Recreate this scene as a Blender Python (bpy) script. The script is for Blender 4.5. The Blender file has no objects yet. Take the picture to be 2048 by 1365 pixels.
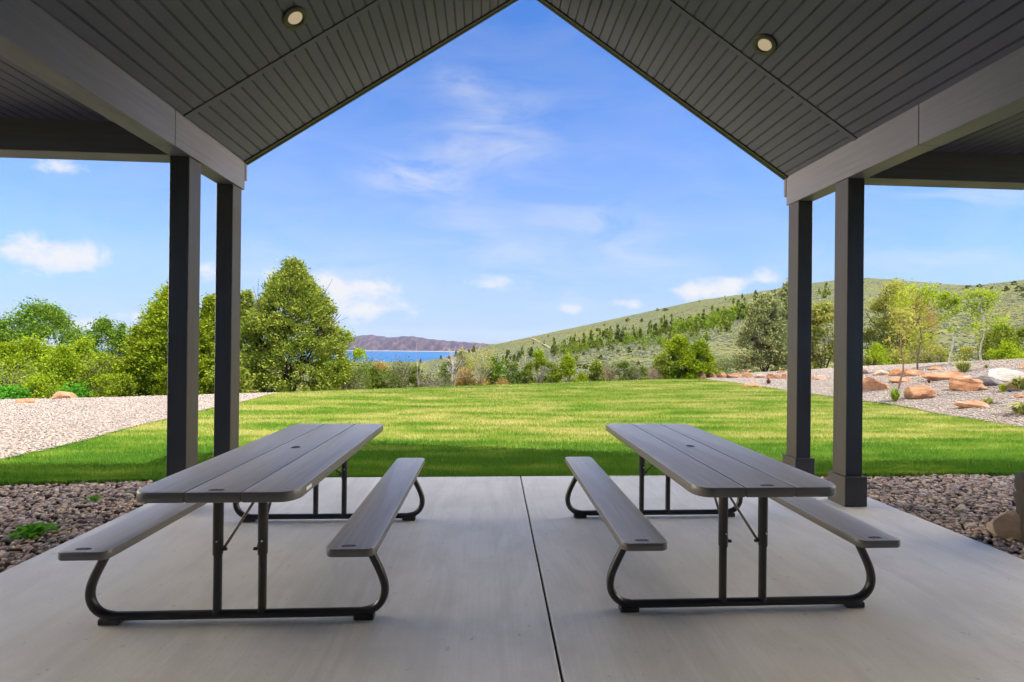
import bpy, math
import numpy as np
from mathutils import Matrix, Vector
rng = np.random.default_rng(11)
SC = bpy.context.scene
COL = SC.collection
PI = math.pi

# ------------------------------------------------------------------ camera model
F, YAW, PIT, ROL, CH, SY = 910.43, .0575, .0018, .0103, 1.4495, 4.14
fw0 = np.array([math.sin(YAW), math.cos(YAW), 0.])
RT = np.array([math.cos(YAW), -math.sin(YAW), 0.])
FW = fw0 * math.cos(PIT) + np.array([0, 0, math.sin(PIT)])
UP = -fw0 * math.sin(PIT) + np.array([0, 0, math.cos(PIT)])
CR = RT * math.cos(ROL) + UP * math.sin(ROL)
CU = UP * math.cos(ROL) - RT * math.sin(ROL)
EYE = np.array([0, 0, CH])

def ray(px, py):
    return FW + CR * ((px - 1024) / F) + CU * (-(py - 682.5 - SY) / F)

def horizon(px):
    return 688.0 + .0103 * (px - 1024)

# ------------------------------------------------------------------ ground height
def sstep(a, b, x):
    t = np.clip((x - a) / (b - a), 0, 1)
    return t * t * (3 - 2 * t)

EX = [-40, -14, -9, -6, 9.6, 13, 16.5, 40]
EY = [8.5, 10.9, 12.2, 13.3, 19.9, 21.2, 20.0, 12]
def edge_y(x):
    return np.interp(x, EX, EY)

SKX = [780, 850, 900, 985, 1070, 1200, 1300, 1400, 1500, 1560, 1650, 1733, 1800, 1880, 1950, 2048, 2200, 2600]
SKY_ = [729, 723, 713, 690, 672, 644, 622, 600, 586, 575, 562, 555, 560, 567, 571, 559, 545, 520]
DCX = [780, 985, 1100, 1400, 1733, 2048, 2600]
DCY = [3200, 2500, 2000, 1300, 950, 750, 600]

def bumps(x, y, s, seed=0):
    a = np.sin(x / s * 1.0 + 1.3 + seed) * np.cos(y / s * 1.13 + .4 + seed)
    b = np.sin(x / s * 2.3 + y / s * 1.1 + 2.1 + seed) * .5
    c = np.sin(y / s * 3.1 - x / s * 1.9 + .7 + seed) * .33
    return (a + b + c) / 1.83

def G(x, y):
    x = np.asarray(x, float); y = np.asarray(y, float)
    s = np.maximum(y - edge_y(x), 0)
    m = np.clip(x - 10.1, 0, 6.6) * np.clip(.185 - (y - 12.6) * .0135, .03, .2)
    m = np.maximum(m - .16 * np.maximum(x - 16.7, 0), -6) * sstep(-4, 6, y)
    base = m - .13 * np.minimum(s, 40) - .04 * np.maximum(s - 40, 0)
    base = base + .35 * bumps(x, y, 9.) * sstep(2, 25, s)
    D = x * fw0[0] + y * fw0[1]
    L = x * RT[0] + y * RT[1]
    px = 1024 + F * L / np.maximum(D, 1.)
    sk = np.interp(px, SKX, SKY_); dc = np.interp(px, DCX, DCY)
    zc = CH + (horizon(px) - sk) / F * dc
    df = 140.
    zf = -9.5
    t = np.clip((D - df) / (dc - df), 0, 1)
    hz = zf + (zc - zf) * t
    amp = np.sin(PI * t) ** .7
    hz = hz + amp * (bumps(x, y, 70.) * 5 + bumps(x, y, 27., 3.) * 1.6)
    # a shallow draw that the band of conifers climbs
    hz = hz - amp * 7 * np.exp(-((px - (1000 + 560 * t)) / 90.) ** 2)
    hz = hz - .16 * np.maximum(D - dc, 0)
    hz = np.where((D > df) & (px > 800), hz, -1e4)
    return np.maximum(base, hz)

TS = np.concatenate([np.linspace(1.5, 30, 400), np.geomspace(30.2, 9000, 1500)])
def hit(px, py):
    d = ray(px, py)
    P = EYE + TS[:, None] * d
    g = P[:, 2] - G(P[:, 0], P[:, 1])
    k = np.argmax(g < 0)
    if g[k] >= 0:
        k = len(TS) - 1
    a, b = TS[k - 1], TS[k]
    for _ in range(30):
        m = .5 * (a + b); q = EYE + m * d
        if q[2] - G(q[0], q[1]) < 0: b = m
        else: a = m
    q = EYE + b * d
    return np.array([q[0], q[1], float(G(q[0], q[1]))]), b

def at(px, py, D):
    return EYE + ray(px, py) * D

def stand(px, D):
    """ground point straight below pixel column px at camera depth D"""
    q = EYE + ray(px, 690) * D
    return np.array([q[0], q[1], float(G(q[0], q[1]))])

# ------------------------------------------------------------------ object helpers
def link(o, parent=None):
    COL.objects.link(o)
    if parent is not None:
        o.parent = parent
    return o

def tag(o, label=None, cat=None, group=None, kind=None):
    if label: o['label'] = label
    if cat: o['category'] = cat
    if group: o['group'] = group
    if kind: o['kind'] = kind
    return o

def empty(name, loc=(0, 0, 0), rz=0.):
    o = bpy.data.objects.new(name, None)
    o.location = [float(v) for v in loc]; o.rotation_euler = (0, 0, rz)
    o.empty_display_size = .1
    return link(o)

def fast_mesh(name, V, Fc, mat, smooth=False):
    """V (n,3), Fc (m,k) arrays -> mesh"""
    me = bpy.data.meshes.new(name)
    V = np.ascontiguousarray(V, np.float32); Fc = np.ascontiguousarray(Fc, np.int32)
    m, k = Fc.shape
    me.vertices.add(len(V)); me.vertices.foreach_set('co', V.ravel())
    me.loops.add(m * k); me.loops.foreach_set('vertex_index', Fc.ravel())
    me.polygons.add(m); me.polygons.foreach_set('loop_start', np.arange(0, m * k, k, dtype=np.int32))
    if smooth:
        me.polygons.foreach_set('use_smooth', np.ones(m, bool))
    me.update(calc_edges=True)
    if mat: me.materials.append(mat)
    return me

def fobj(name, V, Fc, mat, parent=None, smooth=False):
    return link(bpy.data.objects.new(name, fast_mesh(name, V, Fc, mat, smooth)), parent)

class MB:
    """collects simple solids into one mesh"""
    def __init__(s): s.v = []; s.f = []
    def add(s, V, Fs):
        b = len(s.v); s.v += [tuple(map(float, p)) for p in V]; s.f += [[i + b for i in f] for f in Fs]; return s
    def box(s, x0, x1, y0, y1, z0, z1):
        V = [(x, y, z) for z in (z0, z1) for y in (y0, y1) for x in (x0, x1)]
        return s.add(V, [(0, 2, 3, 1), (4, 5, 7, 6), (0, 1, 5, 4), (2, 6, 7, 3), (0, 4, 6, 2), (1, 3, 7, 5)])
    def bbox(s, x0, x1, y0, y1, z0, z1, b=.004):
        """box with bevelled edges"""
        V = []; idx = {}
        for i, (x, sx) in enumerate(((x0, 1), (x1, -1))):
            for j, (y, sy) in enumerate(((y0, 1), (y1, -1))):
                for k, (z, sz) in enumerate(((z0, 1), (z1, -1))):
                    for a in range(3):
                        p = [x + sx * b, y + sy * b, z + sz * b]; p[a] = (x, y, z)[a]
                        idx[i, j, k, a] = len(V); V.append(p)
        I = lambda i, j, k, a: idx[i, j, k, a]
        Fs = []
        for i in (0, 1):
            q = [I(i, 0, 0, 0), I(i, 1, 0, 0), I(i, 1, 1, 0), I(i, 0, 1, 0)]; Fs.append(q if i else q[::-1])
            q = [I(0, i, 0, 1), I(0, i, 1, 1), I(1, i, 1, 1), I(1, i, 0, 1)]; Fs.append(q if i else q[::-1])
            q = [I(0, 0, i, 2), I(1, 0, i, 2), I(1, 1, i, 2), I(0, 1, i, 2)]; Fs.append(q if i else q[::-1])
            for j in (0, 1):
                fl = (i + j) % 2
                q = [I(i, j, 0, 0), I(i, j, 0, 1), I(i, j, 1, 1), I(i, j, 1, 0)]; Fs.append(q if fl else q[::-1])
                q = [I(i, 0, j, 0), I(i, 1, j, 0), I(i, 1, j, 2), I(i, 0, j, 2)]; Fs.append(q if fl else q[::-1])
                q = [I(0, i, j, 1), I(0, i, j, 2), I(1, i, j, 2), I(1, i, j, 1)]; Fs.append(q if fl else q[::-1])
                for k in (0, 1):
                    q = [I(i, j, k, 0), I(i, j, k, 1), I(i, j, k, 2)]; Fs.append(q)
        return s.add(V, Fs)
    def tube(s, pts, r, n=10, caps=True):
        V, Fs = tube(pts, r, n, caps); return s.add(V, Fs)
    def prism(s, prof, y0, y1):
        """profile (x,z) closed loop extruded along y"""
        n = len(prof)
        V = [(x, y0, z) for x, z in prof] + [(x, y1, z) for x, z in prof]
        Fs = [(i, (i + 1) % n, n + (i + 1) % n, n + i) for i in range(n)]
        return s.add(V, Fs + [tuple(range(n))[::-1], tuple(range(n, 2 * n))])
    def rings(s, R, cap0=True, cap1=True):
        """stack of closed loops with equal counts"""
        n = len(R[0]); V = [p for r in R for p in r]; Fs = []
        for k in range(len(R) - 1):
            for i in range(n):
                j = (i + 1) % n
                Fs.append((k * n + i, k * n + j, (k + 1) * n + j, (k + 1) * n + i))
        if cap0: Fs.append(tuple(range(n))[::-1])
        if cap1: Fs.append(tuple(range((len(R) - 1) * n, len(R) * n)))
        return s.add(V, Fs)
    def build(s, name, mat, parent=None, smooth=0, fix=False):
        me = bpy.data.meshes.new(name); me.from_pydata(s.v, [], s.f)
        if fix:
            import bmesh
            bm = bmesh.new(); bm.from_mesh(me); bmesh.ops.recalc_face_normals(bm, faces=bm.faces); bm.to_mesh(me); bm.free()
        if smooth:
            me.polygons.foreach_set('use_smooth', np.ones(len(me.polygons), bool))
            if smooth < 3: me.set_sharp_from_angle(angle=smooth)
        me.materials.append(mat); me.update()
        return link(bpy.data.objects.new(name, me), parent)

def tube(pts, r, n=8, caps=True):
    P = np.array(pts, float); m = len(P)
    R = np.full(m, r, float) if np.isscalar(r) else np.array(r, float)
    T = np.gradient(P, axis=0); T /= np.linalg.norm(T, axis=1)[:, None] + 1e-12
    a = np.array([0, 0, 1.]) if abs(T[0][2]) < .9 else np.array([1., 0, 0])
    u = np.cross(T[0], a); u /= np.linalg.norm(u)
    V = []
    ang = np.arange(n) * 2 * PI / n
    for i in range(m):
        u = u - T[i] * (u @ T[i]); u /= np.linalg.norm(u); w = np.cross(T[i], u)
        V.append(P[i] + R[i] * (np.cos(ang)[:, None] * u + np.sin(ang)[:, None] * w))
    V = np.concatenate(V); Fs = []
    for i in range(m - 1):
        for k in range(n):
            l = (k + 1) % n
            Fs.append((i * n + k, i * n + l, (i + 1) * n + l, (i + 1) * n + k))
    if caps:
        Fs.append(tuple(range(n))[::-1]); Fs.append(tuple(range((m - 1) * n, m * n)))
    return V, Fs

def rrect(x0, x1, y0, y1, z, rad, inset=0., n=6):
    """rounded rectangle loop; rad = radii at (x0y0, x1y0, x1y1, x0y1)"""
    if np.isscalar(rad): rad = (rad,) * 4
    out = []
    C = [(x0, y0, 1, 1, PI), (x1, y0, -1, 1, 1.5 * PI), (x1, y1, -1, -1, 0), (x0, y1, 1, -1, .5 * PI)]
    for (cx, cy, sx, sy, a0), r in zip(C, rad):
        for k in range(n + 1):
            a = a0 + k / n * PI / 2; rr = max(r - inset, 0.0005)
            ox, oy = cx + sx * max(r, inset), cy + sy * max(r, inset)
            out.append((ox + rr * math.cos(a), oy + rr * math.sin(a), z))
    return out

def rboard(mb, x0, x1, y0, y1, z0, z1, rad, b=.006):
    R = [rrect(x0, x1, y0, y1, z0, rad, b), rrect(x0, x1, y0, y1, z0 + b * .35, rad, b * .3), rrect(x0, x1, y0, y1, z0 + b, rad, 0),
         rrect(x0, x1, y0, y1, z1 - b, rad, 0), rrect(x0, x1, y0, y1, z1 - b * .3, rad, b * .3), rrect(x0, x1, y0, y1, z1, rad, b)]
    return mb.rings(R)

# ------------------------------------------------------------------ materials
class NT:
    def __init__(s, name):
        s.m = bpy.data.materials.new(name); s.m.use_nodes = True
        s.t = s.m.node_tree; s.n = s.t.nodes; s.n.clear()
        s.out = s.n.new('ShaderNodeOutputMaterial')
    def new(s, typ, **kw):
        nd = s.n.new(typ)
        for k, v in kw.items(): setattr(nd, k, v)
        return nd
    def l(s, a, b): s.t.links.new(a, b)
    def pos(s, scale=(1, 1, 1), rot=0., obj=False):
        if obj: src = s.new('ShaderNodeTexCoord').outputs['Object']
        else: src = s.new('ShaderNodeNewGeometry').outputs['Position']
        mp = s.new('ShaderNodeMapping'); mp.inputs['Scale'].default_value = scale; mp.inputs['Rotation'].default_value = (0, 0, rot)
        s.l(src, mp.inputs['Vector']); return mp.outputs['Vector']
    def noise(s, vec, scale, detail=4, rough=.55, dist=0.):
        n = s.new('ShaderNodeTexNoise'); n.inputs['Scale'].default_value = scale; n.inputs['Detail'].default_value = detail
        n.inputs['Roughness'].default_value = rough; n.inputs['Distortion'].default_value = dist
        if vec is not None: s.l(vec, n.inputs['Vector'])
        return n.outputs['Fac']
    def voro(s, vec, scale, feat='F1', out='Distance'):
        n = s.new('ShaderNodeTexVoronoi', feature=feat); n.inputs['Scale'].default_value = scale
        s.l(vec, n.inputs['Vector']); return n.outputs[out]
    def ramp(s, fac, stops, interp='LINEAR'):
        r = s.new('ShaderNodeValToRGB'); r.color_ramp.interpolation = interp
        e = r.color_ramp.elements
        while len(e) < len(stops): e.new(.5)
        for el, (p, c) in zip(e, stops):
            el.position = p; el.color = (*c, 1) if not np.isscalar(c) else (c, c, c, 1)
        s.l(fac, r.inputs['Fac']); return r.outputs['Color']
    def mix(s, fac, a, b, mode='MIX'):
        m = s.new('ShaderNodeMix', data_type='RGBA', blend_type=mode)
        for v, i in ((fac, 0), (a, 6), (b, 7)):
            if hasattr(v, 'is_linked') or hasattr(v, 'links'): s.l(v, m.inputs[i])
            else: m.inputs[i].default_value = v if i == 0 else (*v, 1)
        return m.outputs[2]
    def math(s, op, a, b=None):
        m = s.new('ShaderNodeMath', operation=op)
        for v, i in ((a, 0), (b, 1)):
            if v is None: continue
            if np.isscalar(v): m.inputs[i].default_value = v
            else: s.l(v, m.inputs[i])
        return m.outputs[0]
    def bump(s, h, strength=.3, dist=.01, nrm=None):
        b = s.new('ShaderNodeBump'); b.inputs['Strength'].default_value = strength; b.inputs['Distance'].default_value = dist
        s.l(h, b.inputs['Height'])
        if nrm: s.l(nrm, b.inputs['Normal'])
        return b.outputs['Normal']
    def pbsdf(s, col, rough=.6, nrm=None, spec=.5, metal=0.):
        p = s.new('ShaderNodeBsdfPrincipled')
        for v, i in ((col, 'Base Color'), (rough, 'Roughness')):
            if np.isscalar(v): p.inputs[i].default_value = v
            elif isinstance(v, tuple): p.inputs[i].default_value = (*v, 1)
            else: s.l(v, p.inputs[i])
        p.inputs['Specular IOR Level'].default_value = spec; p.inputs['Metallic'].default_value = metal
        if nrm: s.l(nrm, p.inputs['Normal'])
        s.l(p.outputs[0], s.out.inputs['Surface']); return p
    def rand(s):
        return s.new('ShaderNodeNewGeometry').outputs['Random Per Island']

def leaf_mat(name, cols, trans=.3, noise_scale=1.2):
    """foliage: colour varies per leaf and by clump, part translucent"""
    t = NT(name)
    r = t.rand(); n = t.noise(t.pos(), noise_scale, 2)
    f = t.math('ADD', t.math('MULTIPLY', r, .6), t.math('MULTIPLY', n, .45))
    k = len(cols)
    c = t.ramp(f, [(.12 + .76 * i / max(k - 1, 1), cc) for i, cc in enumerate(cols)])
    d = t.new('ShaderNodeBsdfDiffuse'); t.l(c, d.inputs['Color'])
    tr = t.new('ShaderNodeBsdfTranslucent'); t.l(c, tr.inputs['Color'])
    m = t.new('ShaderNodeMixShader'); m.inputs[0].default_value = trans
    t.l(d.outputs[0], m.inputs[1]); t.l(tr.outputs[0], m.inputs[2]); t.l(m.outputs[0], t.out.inputs['Surface'])
    return t.m

def simple(name, col, rough=.6, spec=.5, var=.12, scale=8., bump=0.):
    t = NT(name); v = t.pos(); n = t.noise(v, scale, 4)
    c = t.ramp(n, [(.25, tuple(x * (1 - var) for x in col)), (.75, tuple(min(1, x * (1 + var)) for x in col))])
    t.pbsdf(c, rough, t.bump(n, bump, .01) if bump else None, spec); return t.m

def grain_mat(name, col, stretch, rough=.45, strength=.35, var=.14):
    """painted wood-grain board; stretch = scale per axis (small along the grain)"""
    t = NT(name); v = t.pos(stretch)
    n = t.noise(v, 1., 5, .6, .8); n2 = t.noise(t.pos(), 1.7, 3)
    c = t.ramp(n, [(.3, tuple(x * (1 - var) for x in col)), (.7, tuple(x * (1 + var) for x in col))])
    c = t.mix(t.math('MULTIPLY', n2, .35), c, tuple(x * .75 for x in col))
    rr = t.ramp(n2, [(.3, rough - .08), (.7, rough + .1)])
    t.pbsdf(c, rr, t.bump(n, strength, .004)); return t.m
# ------------------------------------------------------------------ look settings
SUN_E, SKY_S, EXPO = 2.4, .15, 1.8
SKY_TINT = (.185, .355, .570)
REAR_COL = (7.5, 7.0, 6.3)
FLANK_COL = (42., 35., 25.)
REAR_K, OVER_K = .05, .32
HAZE_COL = (.95, 1.18, 1.62)
CLOUD_COL = (1.70, 1.71, 1.75)
LAMP_E = .13
WING_Y = -2.2
LAKE_A, LAKE_B = (.003, .070, .205), (.008, .100, .25)
HAZE_D = 1.0e-5
MT = [(.026, .024, .050), (.078, .054, .074), (.180, .112, .105), (.034, .036, .076)]
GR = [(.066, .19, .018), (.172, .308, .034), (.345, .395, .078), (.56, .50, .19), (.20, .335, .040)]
# px, py, sx, sy (2048-wide photograph), tilt
PUFFS = [(60, 498, 75, 26), (130, 508, 70, 26), (130, 535, 60, 18), (415, 545, 30, 24), (690, 590, 55, 28), (640, 565, 55, 18), (760, 575, 45, 20), (720, 625, 110, 22), (560, 560, 40, 30), (1425, 582, 55, 22), (1375, 580, 34, 20), (1465, 567, 30, 18), (1515, 556, 40, 20), (990, 568, 60, 18), (1155, 617, 34, 11), (1260, 607, 34, 12), (160, 655, 40, 16), (270, 632, 40, 10), (110, 335, 60, 14)]
WISPS = [(855, 350, 70, 30, .1), (960, 265, 120, 50, -.5), (1040, 295, 70, 28, -.2), (1040, 530, 170, 60, .5), (1200, 460, 200, 60, .5), (930, 170, 60, 30), (1850, 520, 200, 30), (1950, 390, 140, 25), (620, 560, 200, 60), (800, 350, 80, 40)]
LEAF = {
 'oak': [(0.144, 0.246, 0.014), (0.300, 0.407, 0.022), (0.403, 0.450, 0.029)],
 'oakd': [(0.068, 0.143, 0.018), (0.135, 0.242, 0.027), (0.232, 0.322, 0.039)],
 'jun': [(0.097, 0.149, 0.021), (0.174, 0.248, 0.029), (0.288, 0.328, 0.048), (0.385, 0.377, 0.080)],
 'junl': [(0.123, 0.186, 0.012), (0.256, 0.335, 0.020), (0.333, 0.367, 0.023)],
 'jung': [(0.156, 0.181, 0.072), (0.281, 0.302, 0.118), (0.426, 0.424, 0.172)],
 'lime': [(0.204, 0.309, 0.016), (0.313, 0.408, 0.027), (0.422, 0.474, 0.054)],
 'olive': [(0.193, 0.232, 0.039), (0.350, 0.366, 0.068), (0.488, 0.428, 0.120)],
 'orange': [(0.320, 0.217, 0.060), (0.480, 0.295, 0.105), (0.384, 0.341, 0.075)],
 'dark': [(0.072, 0.098, 0.028), (0.130, 0.158, 0.040), (0.201, 0.217, 0.055)],
 'aspen': [(0.135, 0.226, 0.023), (0.234, 0.324, 0.033), (0.324, 0.393, 0.050)],
 'straw': [(0.144, 0.232, 0.038), (0.320, 0.357, 0.090), (0.576, 0.480, 0.240)],
 'weed': [(0.072, 0.248, 0.018), (0.112, 0.341, 0.027), (0.160, 0.419, 0.045)],
 'brush': [(.080, .105, .030), (.150, .175, .048), (.225, .225, .085)],
 'oakm': [(.058, .105, .016), (.130, .190, .028), (.215, .265, .045)],
}
PL = [(.125, .115, .104), (.455, .43, .395), (.525, .50, .465), (.60, .575, .54)]
# ------------------------------------------------------------------ camera, sun, sky
cam = bpy.data.cameras.new('camera'); co = link(bpy.data.objects.new('camera', cam))
cam.sensor_width = 36; cam.sensor_fit = 'HORIZONTAL'; cam.lens = 36 * F / 2048; cam.shift_y = SY / 2048
cam.clip_start = .05; cam.clip_end = 40000
co.matrix_world = Matrix(((CR[0], CU[0], -FW[0], EYE[0]), (CR[1], CU[1], -FW[1], EYE[1]), (CR[2], CU[2], -FW[2], EYE[2]), (0, 0, 0, 1)))
SC.camera = co

SUN = np.array([.37, -.35, 1.]); SUN /= np.linalg.norm(SUN)
sl = bpy.data.lights.new('sun', 'SUN'); sl.energy = SUN_E; sl.angle = math.radians(.53); sl.color = (1, .95, .86)
so = link(bpy.data.objects.new('sun', sl)); so.location = (8, -8, 30)
so.rotation_euler = Vector(SUN).to_track_quat('Z', 'Y').to_euler()

w = bpy.data.worlds.new('World'); SC.world = w; w.use_nodes = True
wt = w.node_tree; wt.nodes.clear()
class WN(NT):
    def __init__(s): s.t = wt; s.n = wt.nodes
W = WN()
wo = W.new('ShaderNodeOutputWorld'); bg = W.new('ShaderNodeBackground')
sky = W.new('ShaderNodeTexSky', sky_type='NISHITA'); sky.sun_disc = False
sky.sun_elevation = math.asin(SUN[2]); sky.sun_rotation = math.atan2(SUN[0], SUN[1]); sky.altitude = 1800
sky.air_density = 1.0; sky.dust_density = .7; sky.ozone_density = 2.2
tc = W.new('ShaderNodeTexCoord').outputs['Generated']
sp = W.new('ShaderNodeSeparateXYZ'); W.l(tc, sp.inputs[0])
yy = W.math('MAXIMUM', sp.outputs[1], .05)
uu = W.math('DIVIDE', sp.outputs[0], yy); vv = W.math('DIVIDE', sp.outputs[2], yy)
uv = W.new('ShaderNodeCombineXYZ'); W.l(uu, uv.inputs[0]); W.l(vv, uv.inputs[1])
uvo = uv.outputs[0]
def mapped(vec, sc, rot=0, loc=(0, 0, 0)):
    m = W.new('ShaderNodeMapping'); m.inputs['Scale'].default_value = sc; m.inputs['Rotation'].default_value = (0, 0, rot); m.inputs['Location'].default_value = loc
    W.l(vec, m.inputs['Vector']); return m.outputs[0]
def blob(px, py, sx, sy, rot=0.):
    d = ray(px, py); u0, v0 = d[0] / d[1], d[2] / d[1]
    s = W.new('ShaderNodeVectorMath', operation='SUBTRACT'); W.l(uvo, s.inputs[0]); s.inputs[1].default_value = (u0, v0, 0)
    m = mapped(s.outputs[0], (1, 1, 1), rot)
    m = mapped(m, (F / sx, F / sy, 0))
    ln = W.new('ShaderNodeVectorMath', operation='LENGTH'); W.l(m, ln.inputs[0])
    q = W.math('MULTIPLY', ln.outputs['Value'], ln.outputs['Value'])
    return W.math('POWER', 2.718, W.math('MULTIPLY', q, -1.))
def add_all(L):
    r = L[0]
    for x in L[1:]: r = W.math('ADD', r, x)
    return r
# heaped clouds near the skyline: soft masks broken up by noise
puffs = add_all([blob(*b) for b in PUFFS])
nz = W.noise(mapped(uvo, (1, 1.5, 1)), 13., 9, .64, .35)
cum = W.math('ADD', W.math('MULTIPLY', puffs, .62), W.math('MULTIPLY', W.math('SUBTRACT', nz, .5), 2.3))
cum = W.ramp(cum, [(.20, 0.), (.42, .24), (.70, .66), (1., .92)])
cum = W.math('MULTIPLY', cum, W.ramp(puffs, [(.05, 0.), (.35, 1.)]))
# high thin streaks
wisps = add_all([blob(*b) for b in WISPS])
n1 = W.noise(mapped(uvo, (1.6, 5.2, 1), math.radians(-24)), 2.4, 7, .62, .6)
cir = W.math('MULTIPLY', W.ramp(n1, [(.38, 0.), (.75, 1.)]), W.math('ADD', W.math('MULTIPLY', wisps, .50), .12))
front = W.ramp(sp.outputs[1], [(.05, 0.), (.2, 1.)])
cov = W.math('MINIMUM', W.math('MULTIPLY', W.math('ADD', cum, cir), front), .93)
vz = W.math('DIVIDE', sp.outputs[2], 1.)
haze = W.ramp(vv, [(0., .97), (.10, .80), (.24, .50), (.46, .22), (.70, .04), (1., 0.)])
skc = W.mix(1., sky.outputs[0], SKY_TINT, 'MULTIPLY')
skc = W.mix(haze, skc, HAZE_COL)
skc = W.mix(cov, skc, CLOUD_COL)
# added out-of-view sky glow to lift the porch shade: both flanks, overhead, weaker behind
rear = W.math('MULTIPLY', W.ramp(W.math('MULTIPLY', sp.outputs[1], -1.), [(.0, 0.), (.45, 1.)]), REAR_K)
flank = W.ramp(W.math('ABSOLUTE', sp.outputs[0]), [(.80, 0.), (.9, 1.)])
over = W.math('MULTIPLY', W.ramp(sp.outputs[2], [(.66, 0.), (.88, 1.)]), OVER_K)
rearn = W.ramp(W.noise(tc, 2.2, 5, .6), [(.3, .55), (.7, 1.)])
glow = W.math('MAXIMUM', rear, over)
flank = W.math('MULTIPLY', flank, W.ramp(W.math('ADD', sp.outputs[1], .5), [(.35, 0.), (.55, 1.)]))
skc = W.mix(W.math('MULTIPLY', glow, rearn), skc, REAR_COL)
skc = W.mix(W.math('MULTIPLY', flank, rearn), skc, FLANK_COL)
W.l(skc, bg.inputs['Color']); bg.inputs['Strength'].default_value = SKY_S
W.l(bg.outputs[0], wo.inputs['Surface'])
SC.view_settings.view_transform = 'Standard'; SC.view_settings.look = 'None'
SC.view_settings.exposure = EXPO; SC.view_settings.gamma = 1
SC.cycles.use_denoising = True
SC.cycles.max_bounces = 8; SC.cycles.diffuse_bounces = 5; SC.cycles.transparent_max_bounces = 8

# ------------------------------------------------------------------ pavilion
M_trim = grain_mat('dark painted grain, upright', (.050, .044, .040), (34, 34, 1.6), .5, .4)
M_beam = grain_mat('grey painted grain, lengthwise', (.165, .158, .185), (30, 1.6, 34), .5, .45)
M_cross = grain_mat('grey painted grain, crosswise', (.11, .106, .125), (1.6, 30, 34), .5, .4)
M_ceil = simple('matt charcoal soffit', (.106, .102, .162), .55, .4, .06, 3.)
M_edge = simple('dark metal edging', (.03, .028, .027), .45, .5)
M_shingle = simple('roof shingles', (.06, .058, .055), .85, .2, .3, 14.)

pav = tag(empty('pavilion', (.4, 2, 0)), 'charcoal gabled porch roof on four dark posts framing the view of lawn and lake', 'pavilion')
pav_off = np.array([.4, 2, 0])
def pput(o):
    o.parent = pav; o.location = (-.4, -2, 0); return o

RX, RZ, EZ, SLOPE = .417, 5.222, 3.29, .6667
XE = {-1: -2.48, 1: 3.314}
YB, YF = -2.2, 4.83
Cs = 1 / math.hypot(1, SLOPE); Sn = SLOPE * Cs
def groove_profile(length, P=.1033):
    out = []
    k = 0
    while k * P < length - .02:
        a = k * P
        for ds, dn in ((0, 0), (.0865, 0), (.0875, .011), (.0915, .011), (.0925, .001), (.0965, .001), (.0975, .011), (.1015, .011), (.1025, 0)):
            if a + ds < length: out.append((a + ds, dn))
        k += 1
    out.append((length, 0)); return out
def soffit(name, P3, prof, ys, mat):
    """P3(s, n, y) -> point"""
    V = []; Fs = []
    for y0, y1 in ys:
        b = len(V)
        V += [P3(s, n, y0) for s, n in prof] + [P3(s, n, y1) for s, n in prof]
        m = len(prof)
        Fs += [(b + i, b + i + 1, b + m + i + 1, b + m + i) for i in range(m - 1)]
    me = bpy.data.meshes.new(name); me.from_pydata(V, [], Fs); me.materials.append(mat)
    return pput(link(bpy.data.objects.new(name, me)))
LS = (RX - XE[-1]) / Cs
for sd in (-1, 1):
    x0 = XE[sd]
    P3 = lambda s, n, y, x0=x0, sd=sd: (x0 - sd * s * Cs + sd * n * Sn * -1 * -1, y, EZ + s * Sn + n * Cs)
    pc = soffit('ceiling_slope', P3, groove_profile(LS), [(YB, 3.857), (3.917, YF - .03)], M_ceil)
    # raised joint strip across the boards
    def strip(name, ya, yb, drop, parent):
        mb = MB(); V = []
        for s, n in ((0.0, -drop), (LS + (.006 if name != 'x' else 0), -drop), (LS + .006, .014), (0.0, .014)):
            V.append(P3(s, n, 0))
        prof = [(p[0], p[2]) for p in V]
        if sd == 1: prof = prof[::-1]
        mb.prism(prof, ya, yb); o = mb.build(name, M_edge if name != 'joint_strip' else M_ceil, fix=True)
        o.parent = parent
        if parent is pav: o.location = (-.4, -2, 0)
        return o
    st = strip('joint_strip', 3.866, 3.908, .006, pc)
    st2 = strip('edge_channel', YF - .034, YF + .004, .012, pc)
    # rake board closing the front edge of the roof
    mb = MB()
    pr = [P3(-.02, -.016, 0), P3(LS + .012, -.016, 0), P3(LS + .03, .2, 0), P3(-.25, .2, 0), P3(-.25, .05, 0)]
    mb.prism([(p[0], p[2]) for p in (pr if sd == -1 else pr[::-1])], YF + .006, YF + .032)
    pput(mb.build('rake_board', M_edge, fix=True))
    # roof slab above
    mb = MB()
    pr = [P3(-.25, .045, 0), P3(LS + .01, .045, 0), P3(LS + .09, .21, 0), P3(-.25, .21, 0)]
    mb.prism([(p[0], p[2]) for p in (pr if sd == -1 else pr[::-1])], YB, YF + .06)
    pput(mb.build('roof_slope', M_shingle, fix=True))

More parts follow.
